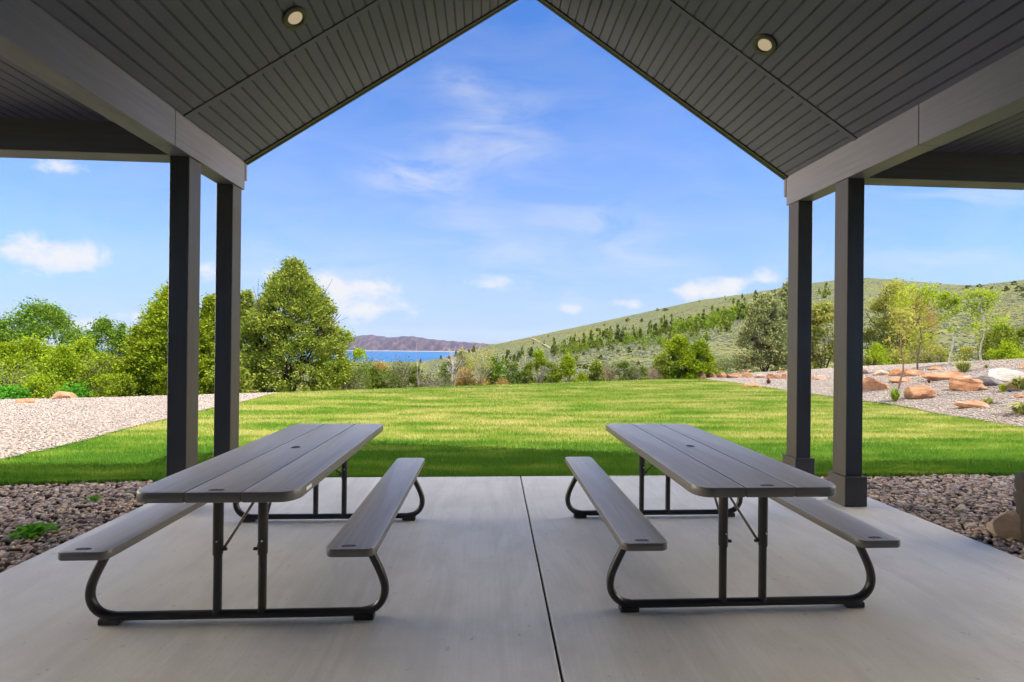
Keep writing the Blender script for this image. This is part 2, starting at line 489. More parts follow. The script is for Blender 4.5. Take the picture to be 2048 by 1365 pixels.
BZ0, BZ1 = 3.0, 3.30
for sd, xi, xo, yj in ((-1, -2.488, -2.668, 3.775), (1, 3.282, 3.468, 3.29)):
    xa, xb = min(xi, xo), max(xi, xo)
    mb = MB(); mb.bbox(xa, xb, YB, yj - .002, BZ0, BZ1 + .04, .003); mb.bbox(xa + .001, xb - .001, yj + .002, YF - .006, BZ0 + .001, BZ1 + .04, .003)
    mb.box(xa + .01, xb - .01, YB + .02, YF - .03, BZ0 + .01, BZ1 + .05)
    pput(mb.build('beam', M_beam, fix=True))
    # end board at the gable foot
    mb = MB(); mb.bbox(xa - .005, xb + .005, YF - .004, YF + .03, BZ0 + .105, BZ1 + .05, .003)
    pput(mb.build('end_board', M_beam, fix=True))
    # side wing: crossways beam, flat boarded soffit, roof
    far = -7.2 if sd == -1 else 8.2
    x1, x2 = (far, xa - .002) if sd == -1 else (xb + .002, far)
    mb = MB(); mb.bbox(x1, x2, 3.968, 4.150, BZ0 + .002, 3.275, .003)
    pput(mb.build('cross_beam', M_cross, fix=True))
    L = abs(x2 - x1)
    P3w = (lambda s, n, y, x2=x2: (x2 - s, y, 3.262 + n)) if sd == -1 else (lambda s, n, y, x1=x1: (x1 + s, y, 3.262 + n))
    soffit('wing_ceiling', P3w, groove_profile(L), [(WING_Y, 3.965)], M_ceil)
    mb = MB(); mb.box(x1, x2, WING_Y, 4.46, 3.285, 3.42)
    pput(mb.build('wing_roof', M_shingle))

for sd, xa in ((-1, -2.665), (1, 3.2946)):
    for ya in (3.978, 4.642):
        mb = MB(); mb.bbox(xa, xa + .1595, ya, ya + .1595, .0, 3.002, .004)
        po = pput(mb.build('post', M_trim, fix=True))
        e = .0268
        mb = MB(); mb.bbox(xa - e, xa + .1595 + e, ya - e, ya + .1595 + e, 0.001, .272, .004)
        pl = mb.build('plinth', M_trim, po, fix=True)

# house wall behind the viewer
mb = MB(); mb.box(-7.2, 8.2, -2.40, -2.205, -.1, 3.27)
mb.prism([(-2.9, 3.27), (3.73, 3.27), (RX, 5.35)], -2.40, -2.206)
pput(mb.build('house_wall', simple('dark grey siding', (.07, .068, .066), .7, .3), fix=True))

# recessed lamps in the ceiling slopes
M_ring = simple('bronze lamp ring', (.045, .038, .028), .4, .5)
t = NT('lit lamp lens'); em = t.new('ShaderNodeEmission'); em.inputs['Color'].default_value = (1, .80, .50, 1); em.inputs['Strength'].default_value = LAMP_E
t.l(em.outputs[0], t.out.inputs['Surface']); M_lens = t.m
def lathe(prof, n=40):
    mb = MB(); R = []
    for r, z in prof: R.append([(r * math.cos(2 * PI * k / n), r * math.sin(2 * PI * k / n), z) for k in range(n)])
    mb.rings(R, False, False); return mb
for sd, P, lab in ((-1, (-1.494, 3.595), 'round recessed lamp glowing in the left slope of the dark ceiling'), (1, (2.298, 3.664), 'round recessed lamp glowing in the right slope of the dark ceiling')):
    s = (sd * (XE[sd] - P[0])) / Cs
    z = EZ + s * Sn
    r = tag(empty('ceiling_lamp', (P[0], P[1], z)), lab, 'ceiling lamp', 'recessed ceiling lamps')
    r.rotation_euler = (0, -math.atan(SLOPE) * sd * -1, 0)
    lathe([(.058, -.002), (.060, -.010), (.064, -.014), (.070, -.016), (.094, -.014), (.100, -.010), (.101, .002)]).build('trim_ring', M_ring, r, smooth=1., fix=False)
    mb = MB(); mb.rings([[(.0585 * math.cos(2 * PI * k / 40), .0585 * math.sin(2 * PI * k / 40), -.003) for k in range(40)]], False, True)
    mb.build('lens', M_lens, r)

# ------------------------------------------------------------------ patio
t = NT('broomed concrete')
v = t.pos()
big = t.noise(v, .55, 5, .6, .4); mid = t.noise(v, 2.6, 5, .62); fine = t.noise(v, 120., 2)
br = t.noise(t.pos((46, .9, 1), .03), 1., 5, .65, .3)
sw = t.noise(t.pos((2.6, .6, 1), .5), 1.1, 6, .68, 1.4)
c = t.ramp(big, [(.3, (.60, .595, .56)), (.7, (.755, .75, .72))])
c = t.mix(t.ramp(mid, [(.42, 0.), (.72, .6)]), c, (.515, .51, .48))
c = t.mix(t.ramp(sw, [(.48, 0.), (.64, .55)]), c, (.495, .49, .46))
c = t.mix(t.ramp(t.noise(v, 14., 4, .7), [(.64, 0.), (.70, .55)]), c, (.27, .25, .225))
c = t.mix(t.ramp(br, [(.42, 0.), (.62, .22)]), c, (.495, .49, .46))
c = t.mix(t.ramp(fine, [(.35, .25), (.6, 0.)]), c, (.475, .47, .445))
h = t.math('ADD', t.math('MULTIPLY', br, .6), t.math('MULTIPLY', fine, .5))
t.pbsdf(c, t.ramp(mid, [(.3, .5), (.7, .62)]), t.bump(h, .3, .005), .45)
M_conc = t.m
M_soil = simple('dark soil', (.07, .055, .04), .95, .1, .4, 20., .5)
def joint_x(y): return .3551 + .0166 * (y - 2.5)
mb = MB()
for xs in ((-2.99, -1), (3.722, 1)):
    pass
YN, YS = -7., 4.985
def slab_half(xa0, xa1, xb0, xb1):
    """quad plan: (xa at YN, YS) .. (xb at YN, YS), bevelled top edge"""
    b = .008
    def loop(z, i): return [(xa0 + i, YN + i, z), (xb0 - i, YN + i, z), (xb1 - i, YS - i, z), (xa1 + i, YS - i, z)]
    mb.rings([loop(-.12, 0), loop(-b, 0), loop(-b * .3, b * .3), loop(0, b)])
g = .006
slab_half(-2.99, -2.99, joint_x(YN) - g, joint_x(YS) - g); slab_half(joint_x(YN) + g, joint_x(YS) + g, 3.722, 3.722)
tag(mb.build('patio', M_conc, fix=True), 'pale grey broomed concrete patio slab with one joint', 'patio', kind='structure')
mb = MB(); mb.box(-2.9, 3.6, YN + .1, YS - .05, -.14, -.022)
tag(mb.build('patio_joint', M_soil), 'dark filler in the patio joint', 'joint', kind='structure')

# ------------------------------------------------------------------ picnic tables
ZT, ZB = .7457, .4577
t = NT('moulded plastic board')
n = t.noise(t.pos((30, 1.1, 4), obj=True), 1., 6, .65, .9); n3 = t.noise(t.pos((90, 4., 4), obj=True), 1., 4, .6, .5)
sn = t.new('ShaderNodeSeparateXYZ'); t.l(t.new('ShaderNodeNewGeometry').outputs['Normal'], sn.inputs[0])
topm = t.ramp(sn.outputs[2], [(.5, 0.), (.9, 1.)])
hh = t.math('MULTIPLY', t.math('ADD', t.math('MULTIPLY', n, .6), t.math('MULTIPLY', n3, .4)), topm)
c = t.mix(topm, PL[0], t.ramp(hh, [(.34, PL[1]), (.5, PL[2]), (.64, PL[3])]))  # tops lightened, edges darkened: light on the boards put into one plastic's colour
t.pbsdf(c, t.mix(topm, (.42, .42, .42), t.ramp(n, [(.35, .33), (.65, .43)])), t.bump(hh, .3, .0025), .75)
M_plast = t.m
M_frame = simple('dark powder-coated steel', (.022, .018, .015), .38, .5, .1, 6.)
M_mark = simple('dark moulded mark', (.035, .03, .03), .5, .4)
M_white = simple('white label', (.75, .75, .73), .5)
M_pin = simple('bright steel pin', (.55, .55, .55), .3, .6)
M_hole = simple('black rubber plug', (.012, .012, .012), .6)

def oval_mark(parent, cx, cy, z, wdt=.074, dep=.022):
    """small oval emblem: ring with a bar of tiny raised strokes"""
    mb = MB(); n = 28
    loop = lambda k, zz: [(cx + wdt / 2 * k * math.cos(2 * PI * i / n), cy + dep / 2 * (1 - (1 - k) * 2.2) * math.sin(2 * PI * i / n), zz) for i in range(n)]
    mb.rings([loop(1, z), loop(1, z + .0012), loop(.9, z + .0012), loop(.9, z)], False, False)
    for i in range(8):
        x = cx - wdt * .33 + i * wdt * .094
        hgt = dep * (.30 if i % 3 else .42)
        mb.box(x - .0016, x + .0016, cy - hgt / 2, cy + hgt / 2, z - .001, z + .0012)
        if i % 2: mb.box(x - .0016, x + .005, cy + hgt / 2 - .003, cy + hgt / 2, z - .001, z + .0011)
    return mb.build('oval_mark', M_mark, parent)

def picnic_table(x, y, r, label, white):
    c = empty('picnic_table', (x - .915 * math.sin(-r) * -1 * -1, y + .915 * math.cos(r), 0), r)
    c.location = (x - .915 * math.sin(r), y + .915 * math.cos(r), 0)
    tag(c, label, 'picnic table', 'picnic tables on the patio')
    Y0 = -.915; Y1 = .915
    # three planks
    R = .085
    for k, (xa, xb, rad) in enumerate(((-.381, -.1295, (R, .006, .006, R)), (-.1265, .1265, .006), (.1295, .381, (.006, R, R, .006)))):
        mb = MB(); rboard(mb, xa, xb, Y0, Y1, ZT - .052, ZT, rad, .008)
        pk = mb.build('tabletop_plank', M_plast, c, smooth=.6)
        if k == 1:
            oval_mark(pk, 0, Y0 + .032, ZT)
            mb = lathe([(.0, .0), (.019, .0), (.02, .001), (.026, .0018), (.029, .0)], 28); ho = mb.build('umbrella_hole_plug', M_hole, pk); ho.location = (0, 0, ZT + .0006)
            mb = lathe([(.029, .0), (.031, .0016), (.037, .0012), (.039, .0)], 28); ho = mb.build('hole_rim', M_plast, pk); ho.location = (0, 0, ZT + .0004)
        if k == 2 and white:
            mb = MB(); mb.box(.3808, .3822, Y0 + .12, Y0 + .185, ZT - .033, ZT - .016); mb.build('label_sticker', M_white, pk)
    # centre underside rail
    for ya in (Y0 + .245, Y1 - .285):
        mb = MB(); mb.bbox(-.30, .30, ya, ya + .04, ZT - .075, ZT - .0515, .004); mb.build('underside_rail', M_frame, c, fix=True)
    for sd in (-1, 1):
        mb = MB(); xa, xb = sorted((sd * .7385, sd * .4978))
        rboard(mb, xa, xb, Y0 + .037, Y1 - .037, ZB - .043, ZB, .042, .008)
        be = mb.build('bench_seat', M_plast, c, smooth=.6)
        oval_mark(be, (xa + xb) / 2 - .012, Y0 + .037 + .034, ZB)
        mb = MB(); mb.bbox(sd * .60 - .035, sd * .60 + .035, Y0 + .26, Y1 - .26, ZB - .056, ZB - .0425, .003); mb.build('bench_rail', M_frame, be, fix=True)
    for yy_, s in ((Y0 + .247, 1), (Y1 - .247, -1)):
        # bent tube frame
        half = [(.630, .425), (.655, .375), (.690, .305), (.722, .24), (.741, .185), (.744, .14), (.733, .10), (.708, .066), (.672, .044), (.62, .035)]
        # round the bends
        def smooth(P, it=2):
            for _ in range(it):
                q = [P[0]]
                for a, b in zip(P[:-1], P[1:]):
                    q.append((.75 * a[0] + .25 * b[0], .75 * a[1] + .25 * b[1])); q.append((.25 * a[0] + .75 * b[0], .25 * a[1] + .75 * b[1]))
                q.append(P[-1]); P = q
            return P
        hp = smooth(half)
        path = [(-a, yy_, b) for a, b in hp] + [(-.3, yy_, .035), (0, yy_, .035), (.3, yy_, .035)] + [(a, yy_, b) for a, b in hp[::-1]]
        mb = MB(); mb.tube(path, .0215, 12)
        fr = mb.build('bent_tube_frame', M_frame, c, smooth=.8)
        for sd in (-1, 1):
            mb = MB(); xf = sorted((sd * .585, sd * .690))
            mb.bbox(xf[0], xf[1], yy_ - .024, yy_ + .024, 0, .03, .004); mb.build('foot', M_frame, fr, fix=True)
            mb = MB(); mb.tube([(sd * .113, yy_, .04), (sd * .113, yy_, .36)], .0205, 14); mb.tube([(sd * .113, yy_, .345), (sd * .113, yy_, .349), (sd * .113, yy_, ZT - .06)], [.0232, .0245, .0245], 14)
            lg = mb.build('leg', M_frame, c, smooth=.8)
            mb = MB(); mb.tube([(sd * .113 + .006, yy_ - .026, .42), (sd * .113 + .006, yy_ - .022, .42)], .0045, 8); mb.build('pin', M_pin, lg)
            mb = MB(); mb.tube([(sd * .086, yy_, .372), (0 + sd * .012, yy_ + s * .42, ZT - .058)], .0075, 8)
            mb.tube([(sd * .092, yy_, .372), (sd * .068, yy_, .372)], .009, 8)
            mb.build('brace', M_frame, c, smooth=.8)
    return c
picnic_table(-1.2617, 2.1936, -.0074, 'grey folding picnic table with a white sticker on its tabletop edge, left of the joint', True)
picnic_table(1.4318, 2.1986, -.0065, 'grey folding picnic table without any sticker, standing right of the patio joint', False)
# ------------------------------------------------------------------ terrain
def grid_faces(nu, nv, wrap=False):
    i = np.arange(nu - (0 if wrap else 1))[:, None]; j = np.arange(nv - 1)[None, :]
    a = i * nv + j; b = ((i + 1) % nu) * nv + j
    return np.stack([a, b, b + 1, a + 1], -1).reshape(-1, 4)

az = np.concatenate([np.linspace(-70, 75, 640), np.linspace(76, 289, 70)]) * PI / 180
rr = np.concatenate([[0.3, 3, 6, 9], np.linspace(10, 60, 90), np.geomspace(61, 5600, 190)])
A, R_ = np.meshgrid(az, rr, indexing='ij')
X = R_ * np.sin(A); Y = R_ * np.cos(A)
Z = G(X, Y)
inside = (X > -17) & (X < 15.6) & (Y < edge_y(X) - .1)
Z = Z - np.where(inside, .16, 0.)
Z = np.where(np.cos(A) < -.1, np.minimum(Z, -.3), Z)
t = NT('hillside ground')
v = t.pos()
n1 = t.noise(v, .02, 5, .6); n2 = t.noise(v, .16, 6, .7); n3 = t.noise(v, .9, 4, .7)
grass = t.ramp(n2, [(.3, (.100, .106, .034)), (.55, (.168, .162, .052)), (.75, (.225, .200, .078))])
sage = t.ramp(n2, [(.3, (.088, .102, .050)), (.7, (.152, .160, .084))])
c = t.mix(t.ramp(n1, [(.42, 0.), (.58, 1.)]), grass, sage)
vb = t.voro(v, .30); vb2 = t.voro(v, .11)
c = t.mix(t.ramp(vb, [(.22, .9), (.5, 0.)]), c, (.052, .062, .030))
c = t.mix(t.ramp(t.math('ADD', vb2, t.math('MULTIPLY', n3, .4)), [(.35, .6), (.62, 0.)]), c, (.055, .066, .034))
t.pbsdf(c, .95, t.bump(t.math('ADD', n2, t.math('MULTIPLY', vb, .5)), .6, .8), .05)
M_hill = t.m
o = fobj('ground', np.stack([X, Y, Z], -1).reshape(-1, 3), grid_faces(len(az), len(rr)), M_hill, smooth=True)
tag(o, 'grassy valley and sagebrush hillside falling towards the lake', 'hillside', kind='structure')

# dirt track climbing the left shoulder of the hill
trk = [hit(*p)[0] for p in ((1058, 676), (1068, 679), (1076, 684), (1086, 689), (1095, 694), (1104, 699))]
V = []
for i, p in enumerate(trk):
    wd = 1.5 + .4 * (i % 2)
    for s in (-1, 1):
        q = p + RT * wd * s; V.append((q[0], q[1], float(G(q[0], q[1])) + .9))
M_dirt = simple('pale dry dirt', (.25, .215, .12), .95, .05, .2, .4)
tag(fobj('dirt_track', V, [(2 * i, 2 * i + 1, 2 * i + 3, 2 * i + 2) for i in range(len(trk) - 1)], M_dirt), 'pale dirt track on the shoulder of the hill', 'track', kind='structure')

# lake and the mountains on its far shore
LZ = -190.
t = NT('lake water')
n = t.noise(t.pos((.0006, .004, 1)), 1., 4, .6)
c = t.ramp(n, [(.3, LAKE_A), (.7, LAKE_B)])
t.pbsdf(c, .35, t.bump(t.noise(t.pos((.02, .05, 1)), 1., 3), .2, .5), .03)
M_lake = t.m
yl = [3900, 10700]; 
tag(fobj('lake', [(-9000, 3000, LZ), (4000, 3000, LZ), (6000, 11500, LZ), (-16000, 11500, LZ)], [(0, 1, 2, 3)], M_lake), 'deep blue lake beyond the valley', 'lake', kind='structure')

mx = np.linspace(-300, 1500, 500)
MSX = [-300, 0, 200, 420, 560, 640, 670, 690, 715, 740, 760, 785, 800, 820, 835, 860, 900, 940, 985, 1030, 1100, 1500]
MSY = [700, 698, 698, 697, 692, 676, 675, 677, 672, 669.5, 672.5, 675.5, 673, 672.5, 674, 678.5, 682, 685, 688.5, 691, 694, 700]
sk = np.interp(mx, MSX, MSY) + .5 * np.sin(mx * .31) + .35 * np.sin(mx * .83 + 1)
tt = np.linspace(0, 1, 60)
D0, D1 = 10300., 12800.
V = []
for i, p in enumerate(mx):
    Ls = (p - 1024) / F
    gully = np.sin(p * .16 + 2.2 * np.sin(p * .037)) + .6 * np.sin(p * .41 + 1.) + .35 * np.sin(p * .93 + .4)
    zc = CH + (horizon(p) - sk[i]) / F * D1
    for s in tt:
        d = D0 + (D1 - D0) * s
        sh = 14 * s * 2.2     # spurs lean sideways as they rise
        g2 = np.sin((p + sh) * .16 + 2.2 * np.sin(p * .037)) + .6 * np.sin((p + sh) * .41 + 1.) + .35 * np.sin((p + sh) * .93 + .4)
        z = LZ - 2 + (zc - LZ + 2) * (s ** .9) + g2 * 40 * np.sin(PI * s) ** .8
        q = EYE + (fw0 + RT * Ls) * d
        V.append((q[0], q[1], z))
V = np.array(V).reshape(len(mx), len(tt), 3)
back = V[:, -1] + (fw0 * 2500 + np.array([0, 0, -500.]))[None]
V = np.concatenate([V, back[:, None]], 1)
t = NT('far mountain slopes')
v = t.pos((.006, .0012, .003)); n = t.noise(v, 1., 6, .7, .8)
sz = t.new('ShaderNodeSeparateXYZ'); t.l(t.new('ShaderNodeNewGeometry').outputs['Position'], sz.inputs[0])
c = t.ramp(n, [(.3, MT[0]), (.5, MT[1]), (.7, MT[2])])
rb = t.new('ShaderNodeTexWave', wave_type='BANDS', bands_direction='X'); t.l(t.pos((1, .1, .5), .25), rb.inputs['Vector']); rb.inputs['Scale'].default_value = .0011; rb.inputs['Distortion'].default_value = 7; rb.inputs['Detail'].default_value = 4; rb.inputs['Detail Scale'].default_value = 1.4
c = t.mix(t.ramp(rb.outputs['Fac'], [(.25, .7), (.7, 0.)]), c, MT[0])  # dark bands: gully shade between the ribs put into the slope colour
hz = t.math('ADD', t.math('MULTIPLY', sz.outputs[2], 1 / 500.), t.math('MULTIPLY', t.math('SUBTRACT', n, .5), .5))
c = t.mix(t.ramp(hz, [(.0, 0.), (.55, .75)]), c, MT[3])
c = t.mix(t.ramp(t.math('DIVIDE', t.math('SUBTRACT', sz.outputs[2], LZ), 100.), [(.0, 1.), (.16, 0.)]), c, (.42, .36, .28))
t.pbsdf(c, .95, None, .05); M_mt = t.m
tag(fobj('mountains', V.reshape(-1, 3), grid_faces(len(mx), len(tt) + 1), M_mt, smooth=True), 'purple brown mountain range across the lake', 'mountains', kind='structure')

# ------------------------------------------------------------------ lawn, gravel and stone beds
def wob(s, a, b, seed): return a * np.sin(s * 1.1 + seed) + b * np.sin(s * 2.7 + 2 * seed)
def lawn_l(y): return -5.86 + wob(y, .05, .03, 1.) - .06 * sstep(9, 13, y)
def lawn_r(y): return 10.15 + wob(y, .08, .04, 2.) - .35 * sstep(13, 20, y)
def lawn_near(x): return 5.0 + wob(x, .012, .012, 3.) - .07 * sstep(-3.2, -4.6, x)
def lawn_xy(u, v):
    y = 5 + 14 * v
    x = -5.86 + u * 16.
    for _ in range(4):
        x = lawn_l(y) + (lawn_r(y) - lawn_l(y)) * u
        yn = lawn_near(x); y = yn + (edge_y(x) + .25 - yn) * v
    return x, y

t = NT('lawn turf')
def grass_colour(t):
    v = t.pos()
    st = t.noise(t.pos((.42, 2.5, 1)), 1.15, 7, .68, .6)
    pt = t.noise(t.pos((.5, 1.0, 1)), .75, 4, .6)
    f = t.noise(v, 26., 3, .7)
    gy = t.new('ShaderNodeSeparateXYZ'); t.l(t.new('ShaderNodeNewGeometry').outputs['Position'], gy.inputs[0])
    shade_green = t.ramp(t.math('DIVIDE', gy.outputs[1], 10.), [(.6, .13), (.73, .0)])  # greener, less dry by the patio, also deepening the roof's shadow in the colour
    m = t.math('ADD', t.math('MULTIPLY', st, .75), t.math('ADD', t.math('MULTIPLY', pt, .3), t.math('MULTIPLY', f, .12)))
    m = t.math('SUBTRACT', m, shade_green)
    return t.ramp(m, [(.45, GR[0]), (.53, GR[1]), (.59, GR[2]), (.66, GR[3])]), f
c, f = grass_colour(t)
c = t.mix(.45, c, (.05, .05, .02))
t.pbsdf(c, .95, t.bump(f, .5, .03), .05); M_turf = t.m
nu, nv = 90, 90
U, Vv = np.meshgrid(np.linspace(0, 1, nu), np.linspace(0, 1, nv), indexing='ij')
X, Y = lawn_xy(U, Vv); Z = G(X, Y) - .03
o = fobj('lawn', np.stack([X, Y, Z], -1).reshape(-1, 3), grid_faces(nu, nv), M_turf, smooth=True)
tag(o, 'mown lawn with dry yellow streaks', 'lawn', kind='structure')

# blades
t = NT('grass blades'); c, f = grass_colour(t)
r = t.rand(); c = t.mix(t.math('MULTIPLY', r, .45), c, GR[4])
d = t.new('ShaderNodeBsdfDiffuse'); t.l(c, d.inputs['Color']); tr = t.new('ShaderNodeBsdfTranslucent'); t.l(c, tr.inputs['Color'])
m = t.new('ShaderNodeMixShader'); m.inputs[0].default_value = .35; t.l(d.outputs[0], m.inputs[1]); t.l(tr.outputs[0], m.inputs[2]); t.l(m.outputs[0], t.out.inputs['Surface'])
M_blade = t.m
N = 420000
U = rng.random(N); Vv = rng.random(N) ** 2.0
X, Y = lawn_xy(U, Vv)
edge = rng.random(16000)
X2, Y2 = lawn_xy(edge, np.zeros(16000)); X = np.concatenate([X, X2]); Y = np.concatenate([Y, Y2 + rng.normal(0, .02, 16000)])
N = len(X); far = np.clip((Y - 5) / 13, 0, 1)
Z = G(X, Y) - .034
ang = rng.random(N) * 2 * PI; wd = (.0028 + .011 * far) * (.7 + .6 * rng.random(N)); hh = (.038 + .02 * rng.random(N)) * (1 + .15 * far)
lean = rng.random(N) * .035; la = rng.random(N) * 2 * PI
B = np.stack([X, Y, Z], -1); e = np.stack([np.cos(ang) * wd, np.sin(ang) * wd, np.zeros(N)], -1)
T = B + np.stack([np.cos(la) * lean, np.sin(la) * lean, hh], -1)
Vb = np.stack([B - e, B + e, T], 1).reshape(-1, 3)
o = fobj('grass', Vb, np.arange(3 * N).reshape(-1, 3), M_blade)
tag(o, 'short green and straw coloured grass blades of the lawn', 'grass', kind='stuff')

def stones(name, X, Y, Z, size, flat, mat, sub=1, label='', cat='', seed=0):
    import bmesh
    bm = bmesh.new(); bmesh.ops.create_icosphere(bm, subdivisions=sub, radius=1.); 
    sv = np.array([v.co[:] for v in bm.verts]); sf = np.array([[v.index for v in f.verts] for f in bm.faces]); bm.free()
    n = len(X); k = len(sv); g = np.random.default_rng(seed)
    V = sv[None] * (1 + .22 * g.normal(size=(n, k, 1)).clip(-1.4, 1.4))
    s = size * np.exp(g.normal(0, .28, n))
    ax = np.stack([np.ones(n) * (1 + .35 * g.random(n)), .65 + .35 * g.random(n), flat * (.7 + .6 * g.random(n))], -1)
    V = V * ax[:, None, :] * s[:, None, None]
    # tilt and spin
    ti = g.normal(0, .35, n); a = g.random(n) * 2 * PI
    y, z = V[..., 1].copy(), V[..., 2].copy()
    V[..., 1] = y * np.cos(ti)[:, None] - z * np.sin(ti)[:, None]; V[..., 2] = y * np.sin(ti)[:, None] + z * np.cos(ti)[:, None]
    x, y = V[..., 0].copy(), V[..., 1].copy()
    V[..., 0] = x * np.cos(a)[:, None] - y * np.sin(a)[:, None]; V[..., 1] = x * np.sin(a)[:, None] + y * np.cos(a)[:, None]
    V = V + np.stack([X, Y, Z], -1)[:, None, :]
    Fc = (sf[None] + (np.arange(n) * k)[:, None, None]).reshape(-1, 3)
    o = fobj(name, V.reshape(-1, 3), Fc, mat, smooth=sub > 1)
    return tag(o, label, cat, kind='stuff')

def stone_mat(name, stops, dirt=.2, rough=.85):
    t = NT(name); r = t.rand(); n = t.noise(t.pos(), 45., 4, .65)
    c = t.ramp(r, stops); c = t.mix(t.ramp(n, [(.45, 0.), (.75, dirt * 2)]), c, (.16, .13, .11))
    t.pbsdf(c, rough, t.bump(n, .3, .006), .3); return t.m
M_river = stone_mat('river stones', [(0, (0.224, 0.188, 0.163)), (.12, (0.400, 0.315, 0.263)), (.3, (0.496, 0.383, 0.312)), (.45, (0.320, 0.292, 0.284)), (.6, (0.576, 0.450, 0.362)), (.72, (0.432, 0.338, 0.270)), (.84, (0.600, 0.532, 0.469)), (.93, (0.528, 0.352, 0.213)), (1., (0.600, 0.585, 0.511))], .25)
M_gravel = stone_mat('pale crushed gravel', [(0, (.20, .17, .145)), (.1, (.29, .240, .20)), (.4, (.34, .288, .243)), (.65, (.375, .325, .277)), (.85, (.34, .262, .21)), (1., (.42, .39, .36))], .2)
t = NT('gravel bed'); v = t.pos(); vo = t.voro(v, 34., 'F1', 'Color'); vd = t.voro(v, 34.)
c = t.mix(.5, t.ramp(t.noise(v, 1.3, 4), [(.3, (.32, .285, .255)), (.7, (.39, .35, .32))]), vo, 'SOFT_LIGHT')
c = t.mix(t.ramp(vd, [(.35, 0.), (.75, .6)]), c, (.24, .20, .175))
t.pbsdf(c, .95, t.bump(vd, .8, .02), .1); M_gbed = t.m

# river stones beside the patio
for nm, xa, xb, ya, yb, lab, sd in (('left', -7.0, -2.985, .2, 5.05, 'river stone bed left of the patio', 4), ('right', 3.717, 8.4, .4, 5.05, 'river stone bed right of the patio', 5)):
    mb = MB(); mb.box(xa, xb, ya, yb, -.12, -.055)
    tag(mb.build('stone_bed', M_soil), 'dark soil base of the ' + lab, 'stone bed', kind='structure')
    A_ = (xb - xa) * (yb - ya); n = int(A_ * 1150)
    X = xa + rng.random(n) * (xb - xa); Y = ya + rng.random(n) * (yb - ya)
    k = (Y < lawn_near(X) - .03) & ((X < -3.0) | (X > 3.735)) & (np.abs(X) < 2.2 + Y * 1.15)
    X, Y = X[k], Y[k]
    Z = -.040 + .022 * rng.random(len(X)) + .010 * bumps(X, Y, .35)
    stones('river_stones', X, Y, Z, .0178, .52, M_river, 1, 'mixed brown and grey river stones, ' + lab, 'river stones', sd)

# gravel sheets: left flat bed and the rising bed on the right
def gl_xy(u, v):
    y = 3.5 + u * 10; x = lawn_l(y) * np.ones_like(u) if np.isscalar(u) else lawn_l(y)
    xl = -19.
    xx = x + (xl - x) * v
    return xx, 3.5 + u * (edge_y(xx) - 3.5)
def gr_xy(u, v):
    y = 4 + u * 16
    x = lawn_r(y) + v * (16.6 - lawn_r(y))
    return x, 4 + u * (edge_y(x) + .2 - 4)
for fn, lab, n, sd in ((gl_xy, 'pale gravel bed left of the lawn', 90000, 21), (gr_xy, 'pale gravel slope right of the lawn', 110000, 22)):
    U, Vv = np.meshgrid(np.linspace(0, 1, 80), np.linspace(0, 1, 60), indexing='ij')
    X, Y = fn(U, Vv); Z = G(X, Y) - .012
    o = fobj('gravel_bed', np.stack([X, Y, Z], -1).reshape(-1, 3), grid_faces(80, 60), M_gbed, smooth=True)
    tag(o, 'base of the ' + lab, 'gravel', kind='structure')
    U = rng.random(n) ** .85; Vv = rng.random(n) ** 1.15
    X, Y = fn(U, Vv); Z = G(X, Y) + .0
    stones('gravel', X, Y, Z, .0145, .6, M_gravel, 1, 'loose pink and white gravel on the ' + lab, 'gravel', sd)

# thin summer haze between here and the far shore
t = NT('haze air'); pv = t.new('ShaderNodeVolumePrincipled'); pv.inputs['Color'].default_value = (.80, .88, 1., 1); pv.inputs['Density'].default_value = HAZE_D; pv.inputs['Anisotropy'].default_value = .2
t.l(pv.outputs[0], t.out.inputs['Volume'])
if HAZE_D > 0:
    mb = MB(); mb.box(-17500, 9000, -800, 16500, -1500, 420); o = mb.build('haze', t.m); tag(o, 'thin pale air over the valley and lake', 'haze', kind='stuff')
    SC.cycles.volume_bounces = 0
# ------------------------------------------------------------------ boulders
import bmesh
def boulder_mesh(w_, d_, h_, seed, mat, facets=9, rough=.05):
    g = np.random.default_rng(seed)
    bm = bmesh.new(); bmesh.ops.create_icosphere(bm, subdivisions=4, radius=1.)
    V = np.array([v.co[:] for v in bm.verts])
    V = np.sign(V) * np.abs(V) ** .72                       # boxier than a ball
    for _ in range(facets):
        n = g.normal(size=3); n[2] = abs(n[2]) * .8 + (.1 if g.random() < .5 else 0); n /= np.linalg.norm(n)
        d = .46 + .32 * g.random()
        k = V @ n - d
        V = V - np.where(k > 0, k * .97, 0)[:, None] * n
    for f, a in ((2.3, rough), (5.1, rough * .55), (11., rough * .3)):
        ph = g.random(3) * 6
        V = V * (1 + a * (np.sin(V[:, :1] * f + ph[0] + 1.7 * np.sin(V[:, 1:2] * f * .8)) + np.sin(V[:, 1:2] * f * 1.2 + ph[1]) + np.sin(V[:, 2:] * f * 2.1 + ph[2] + V[:, :1] * f * .4)) / 2)
    lo, hi = V.min(0), V.max(0)
    V = (V - (lo + hi) / 2) / (hi - lo)
    V = V * np.array([w_, d_, h_ * 1.25]); V[:, 2] += h_ * .375
    Fc = np.array([[v.index for v in f.verts] for f in bm.faces]); bm.free()
    return V, Fc

